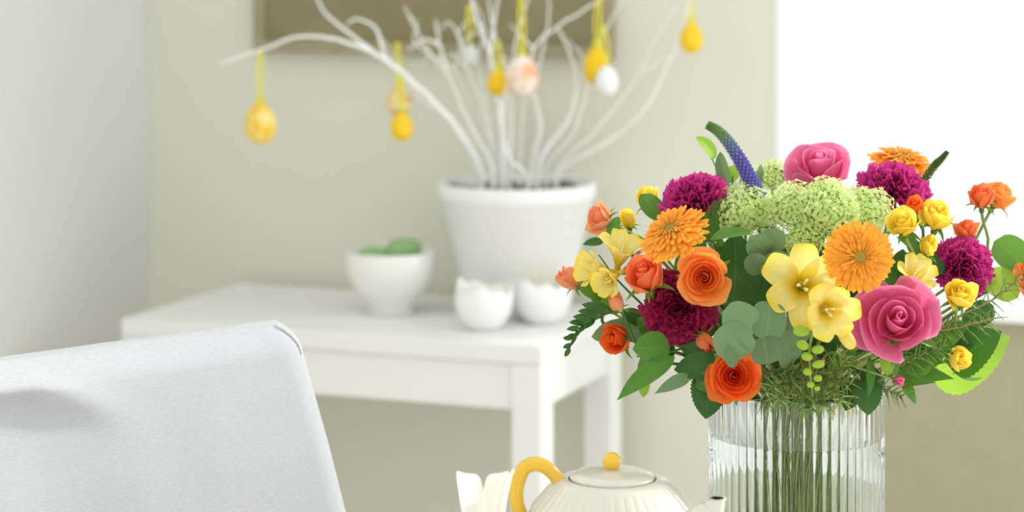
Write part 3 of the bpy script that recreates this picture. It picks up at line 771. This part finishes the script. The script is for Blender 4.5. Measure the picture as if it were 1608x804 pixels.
# ================================================================== the bouquet
rose('large pink rose facing forward at the lower right of the bouquet', 1411, 502, 152, 2.02, V(-.06, .9, .48), 'bigopen', 'pink', .5)
rose('large pink rose standing upright at the very top of the bouquet', 1288, 262, 128, 2.20, V(-.02, .38, .95), 'bigcup', 'pink', 1.2)
rose('open orange rose facing forward above the dark red carnation', 1106, 436, 96, 2.02, V(-.12, 1, .12), 'open', 'orange', .2)
rose('deep orange rose lowest in the bouquet, resting over the vase rim', 1153, 590, 94, 2.03, V(-.05, 1, .22), 'open', 'deep', 1.9)
rose('coral half-open rose left of the open orange rose', 1011, 430, 70, 2.05, V(-.30, .62, .75), 'cup', 'coral', .9)
rose('small orange rose at lower left beside the grey-green leaf', 966, 533, 54, 2.10, V(-.7, .75, .1), 'cup', 'deep', 2.2)
rose('peach rose at the upper left end of the bouquet', 939, 340, 56, 2.15, V(-.75, .35, .45), 'half', 'peach', 2.8)
rose('peach rosebud farthest left in the bouquet', 889, 436, 40, 2.12, V(-.72, .25, .55), 'bud', 'peach', .3)
rose('small peach bud below the yellow freesias on the left', 966, 473, 30, 2.07, V(-.45, .3, .8), 'bud', 'peach', 1.0)
rose('orange and yellow rosebud under the dark red carnation', 1108, 541, 34, 2.06, V(.1, .5, -.7), 'bud', 'coral', .6)
rose('plump orange rose at the upper right, left of its open neighbour', 1541, 306, 46, 2.16, V(-.1, .4, .9), 'cup', 'coral', .1)
rose('open orange rose at the far upper right end of the bouquet', 1572, 303, 56, 2.19, V(.45, .2, .85), 'half', 'orange', 1.6)
rose('orange rose opening upward above the right magenta carnation', 1519, 357, 44, 2.14, V(-.05, .25, 1), 'half', 'coral', 1.4)
rose('small red-orange rosebud tucked under the top right carnation', 1436, 322, 32, 2.10, V(-.2, .7, .6), 'bud', 'deep', .8)
rose('yellow rose with flared petals left of its yellow neighbour, above the pink rose', 1417, 349, 58, 2.07, V(-.25, .65, .7), 'half', 'yellow', .4)
rose('yellow rose directly below the top right magenta carnation', 1473, 336, 56, 2.09, V(.1, .5, .9), 'cup', 'yellow', 1.9)
rose('small yellow rosebud below the two yellow roses', 1459, 384, 34, 2.09, V(.1, .5, .8), 'bud', 'yellow', 2.4)
rose('yellow rose just right of the large pink rose', 1510, 459, 54, 2.04, V(.05, .7, .7), 'cup', 'yellow', 3.0)
rose('small yellow rose lowest on the right, before the large serrated leaf', 1508, 564, 42, 2.06, V(.6, .75, .25), 'cup', 'yellow', .2)
rose('yellow rose at upper left behind the magenta carnation', 1016, 308, 44, 2.22, V(-.3, .3, .9), 'cup', 'yellow', 1.1)
rose('yellow rosebud beside the peach rose at upper left', 985, 342, 32, 2.17, V(-.2, .4, .9), 'bud', 'yellow', 1.7)

carnation('magenta carnation at the top left of the bouquet', 1085, 302, 112, 2.14, V(-.36, .16, .9), 'magenta', 44)
carnation('dark red carnation facing forward below the open orange rose', 1066, 487, 118, 2.07, V(-.1, 1, -.05), 'crimson', 54)
carnation('magenta carnation at the top right in front of a gerbera', 1404, 284, 112, 2.17, V(.12, .26, .95), 'magenta', 48)
carnation('magenta carnation low at the right edge beneath the orange roses', 1519, 416, 100, 2.12, V(.25, .8, .35), 'magenta', 46)

ger('orange gerbera at upper left below the magenta carnation', 1057, 366, 120, 2.05, V(-.46, .46, .76), .2)
ger('orange gerbera facing forward in the middle right above the pink rose', 1349, 403, 116, 2.01, V(.06, 1, .10), .5)
ger('orange gerbera seen edge-on behind the top right carnation', 1416, 255, 112, 2.27, V(.15, .22, .97), .9)

freesia('large open yellow freesia in the centre of the bouquet', 1262, 448, 138, 2.02, V(-.05, 1, .22), .52, 0, [(1266, 503, 2.02, 15, 34, V(.3, .4, -.9))])
freesia('smaller yellow freesia overlapping the lower right of the central one', 1302, 488, 104, 1.99, V(.12, 1, .05), .1, 1, [(1328, 529, 2.0, 11, 44, V(.55, .3, -.8))])
freesia('yellow freesia opening upward at the left of the bouquet', 975, 392, 84, 2.10, V(.15, .35, .9), .3, 1)
freesia('yellow freesia opening to the left beside the farthest peach bud', 932, 422, 76, 2.09, V(-.8, .5, .2), .9, 2)
freesia('yellow freesia turned down below the other left freesias', 956, 440, 66, 2.07, V(-.5, .75, -.2), 1.4, 2)
freesia('yellow freesia half hidden between the pink rose and the right gerbera', 1438, 432, 78, 2.06, V(.25, .6, .65), .8, 1)

# --- lime flower heads
def lime_head(label, x, y, dpx, d, direc, n_=420, sq=.8):
    n_ = int(n_*1.9)
    R_ = dpx/2/F*d; q = direc.to_track_quat('Z', 'Y')
    th = thing('lime_flower_head', label, 'flower', P(x, y, d), q, R_)
    rr = random.Random(int(x*3)); fl = MB(); st = MB()
    for i in range(n_):
        z = 1-1.45*(i+.5)/n_; a = i*2.39996; s = sqrt(max(0, 1-z*z))
        r = rr.uniform(.72, 1.05)*(1+.10*sin(3*a+x)*s)
        p = Vector((s*cos(a), s*sin(a), z*sq))*r+Vector((rr.uniform(-.05, .05), rr.uniform(-.05, .05), rr.uniform(-.05, .05)))
        nn = Vector((s*cos(a)+rr.uniform(-.5, .5), s*sin(a)+rr.uniform(-.5, .5), z+rr.uniform(-.5, .5))).normalized()
        t = nn.orthogonal().normalized(); b = nn.cross(t); fs = rr.uniform(.06, .095)
        for k in range(5):
            g = 2*pi*k/5+i; u = t*cos(g)+b*sin(g); w_ = t*-sin(g)+b*cos(g)
            fl.add([p, p+u*fs*.6+w_*fs*.32+nn*fs*.15, p+u*fs+nn*fs*.32, p+u*fs*.6-w_*fs*.32+nn*fs*.15], [(0, 1, 2, 3)])
        if i % 9 == 0: st.tube([p*.15, p*.6+Vector((0, 0, -.05)), p], .013, 3, False)
    st.grid(lambda u, v: Vector((cos(2*pi*u)*sin(pi*v), sin(2*pi*u)*sin(pi*v), .72*cos(pi*v)-.06))*(.66+.10*sin(8*pi*u+9*v)*sin(7*v+3*u)), 28, 16)
    part('florets', fl, M['floret'], th, False, kind='stuff')
    part('branchlets', st, M['floret_stalk'], th, kind='stuff')
    add_stem(th, P(x, y, d), -direc, .0015)
    return th
lime_head('rounded lime-green flower head left of the lime cluster, under the purple spike', 1170, 332, 98, 2.12, V(-.1, .55, .8), 460)
lime_head('pale lime-green flower head behind, between purple spike and pink rose', 1212, 277, 66, 2.25, V(-.1, .4, .9), 260)
lime_head('lime-green flower head directly beneath the top pink rose', 1247, 328, 88, 2.10, V(-.1, .6, .8), 420)
lime_head('lime-green flower head with the highest tuft, middle of the lime cluster', 1298, 326, 100, 2.09, V(0, .6, .8), 520)
lime_head('lime-green flower head at the right end of the lime cluster', 1358, 332, 92, 2.12, V(.2, .5, .8), 420)
lime_head('lime-green flower head hanging lowest above the central freesia', 1258, 378, 76, 2.08, V(0, .9, .3), 340)

# --- speedwell spikes
def spike(label, pts, r0, n_, mname='veronica', stm=True):
    sp = spline([P(*q) for q in pts], 8); o = sp[0]
    th = thing('flower_spike', label, 'flower', o, group=None)
    loc = [p-o for p in sp]
    part('spike_core', MB().tube(loc, lambda t: r0*(.75-.45*t), 8), M['veronica'] if mname == 'veronica' else M[mname], th)
    mb = MB(); rr = random.Random(5)
    for i in range(n_):
        t = i/n_; f = t*(len(loc)-1); k = int(f); p = loc[k].lerp(loc[min(k+1, len(loc)-1)], f-k)
        tt = (loc[min(k+1, len(loc)-1)]-loc[max(0, k-1)]).normalized(); a = tt.orthogonal().normalized(); b = tt.cross(a)
        g = i*2.39996; u = a*cos(g)+b*sin(g); R_ = r0*(1-.55*t**1.5); s = r0*.36*(1-.35*t)
        c_ = p+u*R_; w_ = tt.cross(u)
        vs = [c_+u*s*1.2+tt*s*.5, c_+w_*s, c_+tt*s, c_-w_*s, c_-tt*s, c_-u*s]
        mb.add(vs, [(0,1,2),(0,2,3),(0,3,4),(0,4,1),(5,2,1),(5,3,2),(5,4,3),(5,1,4)], [(.5, t)]*6)
    part('florets', mb, M['veronica'] if mname == 'veronica' else M[mname], th, False, kind='stuff')
    if stm: add_stem(th, sp[0], (sp[0]-sp[3]).normalized(), .0014)
    return th
spike('purple flower spike with a curved green tip at the top left', [(1192, 312, 2.13), (1182, 290, 2.13), (1166, 258, 2.13), (1145, 225, 2.13), (1128, 206, 2.13), (1111, 196, 2.13)], .0062, 330)
spike('short dark green spike tip sticking out at the top right', [(1440, 300, 2.24), (1466, 262, 2.24), (1478, 250, 2.24), (1488, 238, 2.24)], .0036, 200, 'stem_d')

# --- eucalyptus and other named greens
sprig('grey-green eucalyptus sprig with overlapping round leaves in the centre', 'eucalyptus_sprig', [(1150, 500, 2.02), (1180, 525, 2.03), (1230, 540, 2.06), (1250, 580, 2.1)], [
    (1188, 515, 2.00, 1135, 490, 1.99, 56, (-.2, 1, .3), 'round'), (1178, 520, 1.99, 1126, 556, 1.98, 60, (-.2, 1, .3), 'round'),
    (1203, 535, 2.00, 1208, 472, 2.01, 56, (.1, 1, .1), 'round'), (1198, 528, 2.00, 1205, 572, 2.00, 50, (.1, 1, -.1), 'round'),
    (1228, 545, 2.03, 1262, 490, 2.05, 52, (.4, 1, .1), 'round'), (1225, 520, 2.02, 1242, 572, 2.05, 46, (.4, 1, -.2), 'round'),
    (1186, 556, 1.975, 1150, 513, 1.965, 16, (-.9, .5, .3), 'oval'), (1152, 578, 1.975, 1144, 540, 1.97, 20, (-.2, 1, .1), 'oval')], 'euca')
sprig('grey-green eucalyptus sprig above the central freesia', 'eucalyptus_sprig', [(1205, 365, 2.05), (1208, 400, 2.07), (1215, 440, 2.1)], [
    (1205, 400, 2.05, 1178, 372, 2.03, 44, (-.3, 1, .3), 'round'), (1210, 396, 2.05, 1216, 358, 2.05, 40, (.1, 1, .3), 'round'),
    (1200, 428, 2.05, 1180, 398, 2.03, 40, (-.3, 1, 0), 'round'), (1215, 438, 2.05, 1222, 394, 2.04, 54, (.2, 1, .1), 'round')], 'euca')
sprig('single upright grey-green leaf beside the purple spike', 'eucalyptus_sprig', [(1150, 270, 2.2), (1152, 330, 2.18)], [
    (1148, 300, 2.19, 1130, 238, 2.2, 26, (-.6, .7, .2), 'oval'), (1160, 295, 2.2, 1152, 220, 2.21, 14, (.9, .4, .2), 'oval'),
    (1180, 300, 2.19, 1196, 258, 2.2, 16, (.5, .7, .2), 'oval')], 'euca')
sprig('stem of bright lime leaves above the top left carnation', 'leafy_sprig', [(1112, 238, 2.2), (1124, 262, 2.2), (1138, 300, 2.19)], [
    (1124, 248, 2.2, 1093, 215, 2.19, 24, (.5, .8, .3), 'oval'), (1130, 290, 2.2, 1165, 258, 2.2, 24, (.2, .8, .2), 'oval')], 'lime', smat='stem')
sprig('stem of broad mid-green leaves under the top left carnation', 'leafy_sprig', [(1090, 320, 2.13), (1105, 350, 2.12), (1130, 400, 2.12)], [
    (1060, 355, 2.14, 1102, 298, 2.13, 44, (.2, 1, .3), 'oval', 'dark'), (1040, 345, 2.15, 1005, 305, 2.16, 34, (-.1, .8, .5), 'oval', 'mid'),
    (1110, 380, 2.11, 1140, 310, 2.12, 50, (.3, .9, .2), 'oval', 'mid'), (1095, 385, 2.1, 1060, 425, 2.07, 34, (0, 1, .2), 'oval', 'mid')], 'mid')
sprig('stem with large dark leaves in the gap left of the centre', 'leafy_sprig', [(1150, 370, 2.08), (1160, 430, 2.1), (1170, 500, 2.1)], [
    (1150, 485, 2.09, 1155, 366, 2.07, 78, (.1, 1, .1), 'oval'), (1180, 480, 2.1, 1200, 400, 2.09, 60, (.2, 1, 0), 'oval'),
    (1115, 376, 2.05, 1180, 366, 2.04, 26, (0, .6, .9), 'oval', 'mid')], 'dark')
sprig('broad grey-green leaf behind the small lower left rose', 'leafy_sprig', [(985, 515, 2.12), (1040, 540, 2.1)], [
    (1022, 520, 2.1, 928, 528, 2.12, 42, (-.1, .8, .5), 'oval', 'euca'), (1050, 545, 2.1, 1002, 592, 2.08, 44, (0, .9, .2), 'oval', 'euca')], 'euca')
sprig('pointed mid-green leaves drooping at lower left with a withered tip', 'leafy_sprig', [(1000, 560, 2.06), (1040, 555, 2.06), (1080, 545, 2.08)], [
    (1052, 545, 2.06, 994, 548, 2.05, 50, (-.1, 1, .3), 'oval', 'mid'), (1060, 560, 2.05, 968, 628, 2.04, 34, (-.3, 1, .5), 'lance', 'mid'),
    (1012, 592, 2.07, 1010, 624, 2.06, 18, (0, 1, .2), 'oval', 'lime'), (1085, 590, 2.05, 1028, 618, 2.04, 22, (.2, .8, .5), 'lance', 'euca')], 'mid')
sprig('dark serrated rose leaves over the left side of the vase rim', 'rose_leaf_sprig', [(1105, 600, 2.06), (1120, 570, 2.06), (1150, 560, 2.08)], [
    (1118, 592, 2.05, 1108, 658, 2.04, 56, (-.2, 1, .3), 'heart', 'dark', .1), (1125, 575, 2.05, 1058, 580, 2.06, 44, (-.2, .9, .5), 'heart', 'dark', .1),
    (1120, 562, 2.06, 1068, 545, 2.07, 36, (-.2, .9, .5), 'heart', 'dark', .1), (1128, 600, 2.04, 1085, 600, 2.05, 34, (0, 1, .4), 'heart', 'mid', .1)], 'dark')
sprig('dark serrated rose leaves hanging over the right side of the vase rim', 'rose_leaf_sprig', [(1360, 615, 2.06), (1350, 585, 2.07), (1320, 570, 2.1)], [
    (1345, 595, 2.06, 1328, 645, 2.05, 44, (-.3, 1, .3), 'heart', 'dark', .12), (1358, 598, 2.05, 1364, 652, 2.045, 46, (.1, 1, .3), 'heart', 'dark', .12),
    (1350, 590, 2.06, 1390, 600, 2.07, 36, (.2, .9, .5), 'heart', 'dark', .12)], 'dark')
sprig('green pointed leaves just beneath the large pink rose', 'leafy_sprig', [(1380, 560, 2.06), (1360, 575, 2.07), (1330, 590, 2.1)], [
    (1391, 552, 2.04, 1394, 590, 2.03, 24, (0, 1, .2), 'oval', 'lime'), (1365, 560, 2.04, 1364, 625, 2.03, 16, (.3, 1, .2), 'lance', 'mid'),
    (1300, 590, 2.07, 1345, 550, 2.08, 30, (0, .8, .5), 'lance', 'mid'), (1420, 600, 2.06, 1438, 634, 2.05, 17, (0, 1, .1), 'heart', 'mid')], 'mid')
sprig('stem of large lime-edged leaves at the lower right behind the small yellow rose', 'leafy_sprig', [(1520, 555, 2.12), (1470, 570, 2.12), (1400, 590, 2.12)], [
    (1460, 590, 2.13, 1586, 528, 2.12, 86, (.3, .9, .2), 'heart', 'lime', .06), (1490, 575, 2.10, 1572, 520, 2.09, 70, (0, .8, .5), 'heart', 'dark', .06),
    (1405, 588, 2.1, 1498, 594, 2.08, 30, (0, .8, .5), 'lance', 'mid'), (1500, 585, 2.1, 1543, 594, 2.09, 18, (0, .5, -.8), 'oval', 'euca'),
    (1465, 600, 2.09, 1395, 540, 2.1, 50, (0, .9, .3), 'oval', 'mid')], 'lime', smat='stem')
sprig('big grey-green round leaf cut by the right edge of the photo', 'eucalyptus_sprig', [(1590, 420, 2.14), (1560, 450, 2.13), (1500, 490, 2.12)], [
    (1622, 430, 2.14, 1562, 378, 2.15, 56, (.2, 1, .1), 'round', 'mid'), (1598, 468, 2.12, 1548, 430, 2.14, 52, (.1, 1, .3), 'round', 'lime'),
    (1560, 480, 2.11, 1510, 510, 2.1, 40, (.1, .9, .3), 'oval', 'dark')], 'mid')
sprig('stem of green leaves behind the left yellow freesias', 'leafy_sprig', [(940, 400, 2.13), (970, 440, 2.12), (1010, 480, 2.12)], [
    (950, 465, 2.09, 908, 448, 2.09, 30, (-.2, .8, .5), 'oval', 'mid'), (948, 380, 2.14, 914, 384, 2.14, 16, (0, .7, .6), 'lance', 'dark'),
    (975, 490, 2.09, 925, 460, 2.09, 26, (-.2, .9, .3), 'oval', 'mid'), (955, 372, 2.14, 972, 340, 2.15, 18, (0, .9, .3), 'oval', 'mid')], 'mid')
sprig('dark leaves showing between the right gerbera and the right magenta carnation', 'leafy_sprig', [(1450, 400, 2.13), (1440, 440, 2.13), (1400, 500, 2.13)], [
    (1440, 400, 2.12, 1486, 430, 2.11, 30, (.2, .9, .4), 'oval'), (1448, 395, 2.13, 1408, 372, 2.12, 20, (-.2, .8, .5), 'lance', 'mid'),
    (1450, 400, 2.13, 1490, 385, 2.14, 18, (.2, .8, .4), 'lance', 'mid'), (1440, 410, 2.13, 1405, 410, 2.12, 26, (0, 1, .2), 'oval'),
    (1440, 405, 2.14, 1420, 360, 2.14, 20, (0, .9, .4), 'oval', 'mid')], 'dark')
sprig('mid-green leaves crowded between the large pink rose and the lowest small yellow rose', 'leafy_sprig', [(1490, 500, 2.1), (1460, 540, 2.1), (1400, 580, 2.1)], [
    (1450, 560, 2.08, 1520, 505, 2.08, 34, (.1, .8, .5), 'oval', 'mid'), (1430, 590, 2.07, 1492, 545, 2.06, 30, (0, .9, .5), 'lance', 'mid'),
    (1420, 560, 2.09, 1475, 470, 2.1, 36, (.1, 1, .2), 'oval'), (1470, 550, 2.1, 1545, 530, 2.1, 34, (.1, .6, .7), 'oval'),
    (1400, 600, 2.06, 1470, 600, 2.05, 22, (0, .8, .6), 'lance', 'mid')], 'dark')
sprig('leaves packed behind the small lower left rose and the dark red carnation', 'leafy_sprig', [(1000, 500, 2.12), (1050, 530, 2.12), (1110, 560, 2.12)], [
    (1010, 505, 2.11, 975, 490, 2.1, 26, (0, .9, .4), 'oval'), (1040, 530, 2.1, 1000, 500, 2.1, 34, (0, 1, .2), 'oval', 'mid'),
    (1060, 545, 2.09, 1020, 560, 2.08, 30, (0, 1, .3), 'oval'), (1100, 560, 2.08, 1075, 600, 2.07, 30, (0, 1, .3), 'heart', 'mid')], 'dark')
rp = [(952, 492), (936, 505), (920, 512), (906, 522), (898, 535), (893, 546)]
lv = []
for k, (x_, y_) in enumerate([(960, 490), (948, 497), (934, 503), (922, 509), (912, 517), (905, 527)]):
    L1 = 46-6*k; lv.append((x_, y_, 2.08, x_-L1, y_-12+5*k*.6, 2.07, 17-1.8*k, (-.1, .9, .4), 'oval'))
    if k > 1: lv.append((x_, y_, 2.08, x_-L1*.55, y_+12+3*k*.3, 2.07, 11-k, (-.1, .9, .3), 'oval'))
lv += [(898, 540, 2.08, 884, 546, 2.08, 8, (0, 1, 0), 'oval'), (895, 546, 2.08, 887, 560, 2.08, 8, (0, 1, 0), 'oval'), (900, 530, 2.08, 884, 531, 2.08, 8, (0, 1, 0), 'oval')]
sprig('dark green sprig of small oval leaves arching down at the far left', 'leafy_sprig', [(892, 552, 2.08), (902, 530, 2.08), (924, 508, 2.08), (960, 490, 2.08), (1000, 490, 2.09), (1050, 520, 2.1)], lv, 'dark', rad=.0014)
lv = []
for k in range(6):
    y_ = 508+17*k; s = 1-.1*k
    lv.append((1274-k, y_+4, 2.0, 1296-2*k, y_-2, 1.99, 20*s, (0, 1, 0), 'oval')); lv.append((1270-k, y_+4, 2.0, 1246+2*k, y_-4, 1.99, 20*s, (0, 1, 0), 'oval'))
sprig('yellow-green freesia bud sprig curving down beneath the central freesias', 'bud_sprig', [(1276, 622, 2.02), (1272, 580, 2.0), (1272, 540, 2.0), (1280, 505, 2.01)], [], 'mid', smat='stem')
bs = [o for o in COL.objects if o.name.startswith('bud_sprig')][-1]; inv = o_m[bs.name].inverted()
for (x_, y_, a_, b_, an) in [(1258, 520, 13, 8.5, .05), (1291, 526, 13, 8.5, .25), (1260, 542, 10, 7.5, .5), (1284, 549, 10, 7, -.15), (1267, 560, 9, 7, .2), (1285, 572, 10, 6.5, -.2), (1268, 584, 7, 6, .2), (1284, 594, 7, 5.5, 0), (1273, 604, 6, 5, 0), (1283, 610, 5, 4, 0)]:
    k = 2.0/F; me = MB().lathe([(max(.0002, sin(pi*i/8)**.8*b_*k), -cos(pi*i/8)*a_*k) for i in range(9)], 10).mesh('bud', M['budgreen'])
    o = link('bud', me, bs); o.location = inv @ P(x_, y_, 1.99); o.rotation_euler = (0, pi/2+an, 0)
# small pink bud at the right of the vase rim
rose('tiny pink bud poking out beneath the pink rose at right', 1413, 599, 17, 2.02, V(.8, .5, -.2), 'bud', 'pink', 0, name='rosebud', stem=.001)
freesia('orange-red lily-like bloom cut by the right edge of the photo', 1612, 442, 74, 2.13, V(.35, .9, .3), .3, 1)
ob = [o for o in COL.objects if o.get('label', '').startswith('orange-red lily')][0]; ob.name = 'lily'
for chd in ob.children:
    if chd.name.startswith(('petal', 'flower_tube')):
        chd.data = chd.data.copy(); chd.data.materials[0] = M['deep']

# --- needle sprigs
def needles(label, pts, L0, n_, group='needle-leaved sprigs in the bouquet', mat='needle', wid=.0009):
    sp = spline([P(*q) for q in pts], 7); o = sp[-1]
    th = thing('needle_sprig', label, 'foliage', o, group=group); inv = o_m[th.name].inverted()
    full = sp+stem_path(sp[-1], (sp[-1]-sp[-2]).normalized())[1:]
    part('stem', MB().tube([inv @ p for p in full], .0010, 5), M['stem_b'], th)
    mb = MB(); rr = random.Random(int(pts[0][0])*7)
    for i in range(n_):
        t = i/n_; f = t*(len(sp)-1); k = int(f); p = sp[k].lerp(sp[min(k+1, len(sp)-1)], f-k)
        tt = (sp[max(0, k-1)]-sp[min(k+1, len(sp)-1)]).normalized(); a = tt.orthogonal().normalized(); b = tt.cross(a)
        g = i*2.39996+rr.uniform(-.4, .4); u = (a*cos(g)+b*sin(g)); L = L0/F*p.y*rr.uniform(.6, 1.1)
        dr = (tt*rr.uniform(.35, .9)+u).normalized(); bend = Vector((0, 0, -.12))*L
        mb.tube([p-o, p+dr*L*.5-o+bend*.2, p+dr*L-o+bend], lambda q: wid*(1-.75*q), 4)
    part('needles', mb, M[mat], th, kind='stuff')
    return th
ns = [([(1604, 434, 2.1), (1560, 470, 2.08), (1500, 500, 2.07), (1440, 540, 2.07), (1380, 580, 2.08)], 42, 56, 'long needle-leaved sprig reaching the right edge below the carnation'),
      ([(1560, 500, 2.07), (1500, 515, 2.06), (1440, 530, 2.06), (1390, 575, 2.08)], 40, 46, 'needle-leaved sprig between the right yellow rose and the serrated leaf'),
      ([(1480, 545, 2.05), (1440, 560, 2.05), (1390, 590, 2.06)], 40, 44, 'needle-leaved sprig pointing right beneath the pink rose'),
      ([(1415, 622, 2.04), (1380, 608, 2.05), (1330, 596, 2.08)], 34, 36, 'needle-leaved sprig hanging over the right end of the vase rim')]
for q, L, k, lb in ns: needles(lb, q, L, k)
low = [[(1196, 630, 2.05), (1225, 618, 2.06), (1260, 600, 2.09)], [(1342, 628, 2.05), (1315, 612, 2.06), (1280, 600, 2.09)], [(1268, 642, 2.05), (1272, 622, 2.06), (1276, 600, 2.09)], [(1205, 612, 2.03), (1225, 600, 2.04), (1260, 590, 2.08)], [(1220, 628, 2.03), (1240, 612, 2.05), (1275, 600, 2.08)], [(1250, 634, 2.03), (1262, 615, 2.04), (1280, 600, 2.08)],
       [(1290, 636, 2.03), (1290, 618, 2.04), (1275, 600, 2.08)], [(1320, 630, 2.03), (1305, 610, 2.05), (1280, 596, 2.08)], [(1335, 600, 2.04), (1310, 598, 2.05), (1280, 590, 2.09)],
       [(1200, 588, 2.05), (1230, 590, 2.06), (1260, 590, 2.09)], [(1330, 560, 2.06), (1315, 580, 2.06), (1290, 600, 2.09)], [(1235, 575, 2.05), (1245, 590, 2.06), (1260, 605, 2.09)]]
for i, q in enumerate(low): needles('thin needle-leaved sprig matted over the centre of the vase rim', q, 34, 30, 'fine sprigs matted over the vase rim', ('needle', 'needle_light')[i % 3 == 1], .0011)

# --- leafy filling inside the dome
fr_ = random.Random(21)
for i in range(24):
    rad = sqrt((i+.5)/24)
    x_ = 1245+230*rad*cos(i*2.39996); y_ = 470+105*rad*sin(i*2.39996)-18; d_ = 2.15+.05*sin(i*1.7)+.02*rad
    tip = (x_, y_, d_); mid = ((x_+1250)/2, (y_+600)/2, 2.17)
    lv = []
    for k in range(6):
        an = fr_.uniform(0, 2*pi); L1 = fr_.uniform(44, 66); t = fr_.uniform(0, .6)
        bx, by = x_+(mid[0]-x_)*t, y_+(mid[1]-y_)*t
        lv.append((bx, by, d_-.015, bx+cos(an)*L1, by+sin(an)*L1*.85, d_+fr_.uniform(-.03, .0), fr_.uniform(26, 40), (fr_.uniform(-.5, .5), 1, fr_.uniform(-.3, .6)), fr_.choice(['oval', 'heart', 'lance']), fr_.choice(['dark', 'dark', 'mid'])))
    sprig('leafy dark green stem filling the gaps between the flowers', 'foliage_stem', [tip, mid], lv, 'dark', group='foliage stems filling the bouquet')

# ------------------------------------------------------------------ vase and water
VR = .0833; VH = RIM_Z-DT; NF = 56
def flute(a, k): return 1
vs = thing('glass_vase', 'tall clear fluted glass vase half full of water holding the bouquet', 'vase', VC)
mb = MB(); n_ = NF*8
def ring(r, z, fl):
    b = len(mb.v)
    for i in range(n_):
        a = 2*pi*i/n_; rr = r-fl*(1-abs(cos(a*NF/2)))**1.3*.0024
        mb.v.append((rr*cos(a), rr*sin(a), z)); mb.uv.append((i/n_, z/VH))
    return b
WZ = CAMZ-(711-HZ)/F*(2.18-VR)-DT
# the wall of the glass stops where the water touches it: from there down the water's own skin is the boundary
rs = [ring(.001, 0, 0), ring(VR-.006, 0, 0), ring(VR-.002, .003, .6), ring(VR, .008, 1), ring(VR, VH*.5, 1), ring(VR, VH-.006, 1), ring(VR-.0012, VH-.0015, .7), ring(VR-.0035, VH, .2), ring(VR-.0050, VH-.0015, 0), ring(VR-.0055, VH-.006, 0), ring(VR-.0055, WZ, 0)]
for a, b in zip(rs, rs[1:]):
    for i in range(n_):
        j = (i+1) % n_; mb.f.append((a+i, a+j, b+j, b+i))
mb.f.append(tuple(rs[0]+i for i in reversed(range(n_))))
part('vase_glass', mb, M['glass'], vs)
WR = VR-.0055
wt = MB().lathe([(.001, .0188), (WR-.0025, .0192), (WR, .0238), (WR, WZ-.06), (WR, WZ), (WR-.0010, WZ-.0008), (WR-.003, WZ-.0014), (WR-.006, WZ-.0016), (.001, WZ-.0016)], n_)
k0 = n_*8; wt.f.append(tuple(k0+i for i in range(n_))); wt.f.append(tuple(reversed(range(n_))))
wme = wt.mesh('water', M['water']); wme.materials.append(M['water_glass'])
for i, pl in enumerate(wme.polygons):
    if i < n_*4 or i == len(wme.polygons)-1: pl.material_index = 1
wo = link('water', wme); wo.location = VC
tag(wo, 'clear water filling the lower part of the glass vase', 'water')

# ------------------------------------------------------------------ white tulip at the front edge
tb = P(762, 900, 1.84)
tz = tb.z
tu = thing('white_tulip', 'white open tulip bloom in front of the yellow teapot handle', 'flower', (tb.x, tb.y, tz))
kx = 1.84/F
def tulp(pts, wf, rotz, loc, tiltx=0, cup=.5):
    mb = ruled(pts, wf, 10, 16, cup)
    o = part('petal', mb, M['tulip'], tu); o.rotation_euler = (0, 0, rotz); o.location = loc; return o
hh = 166*kx
for az, lean, ht, wd in ((pi+.95, 50, 1.01, 25), (-.95, 40, 1.0, 24), (-pi/2, 14, .55, 24), (2.6, 26, .70, 26), (.5, 26, .72, 26), (-.15, 42, .98, 20)):
    lx = lean*kx
    tulp([(.002, 0), (lx*.6, hh*ht*.22), (lx*.75, hh*ht*.6), (lx, hh*ht*.92), (lx*1.12, hh*ht)], lambda v, wd=wd: wd*kx*(.55+.45*min(1, v*1.9))*max(.006, 1-max(0, (v-.60)/.40)**2.4)**.5, az, (0, 0, 0), cup=.30)
part('stem', MB().tube([(0, 0, .004), (.002, 0, -.03), (0, 0, -(tz-DT)+.012)], .003, 8), M['stem'], tu)
bv = thing('bud_vase', 'small white bud vase below the tulip', 'vase', (tb.x, tb.y, DT))
part('vase_body', MB().lathe([(0, .001), (.024, 0), (.03, .01), (.031, .03), (.02, .05), (.012, .06), (.013, .068), (.011, .068), (.009, .058), (.018, .045), (.02, .01), (0, .008)], 40), M['ceramic'], bv)
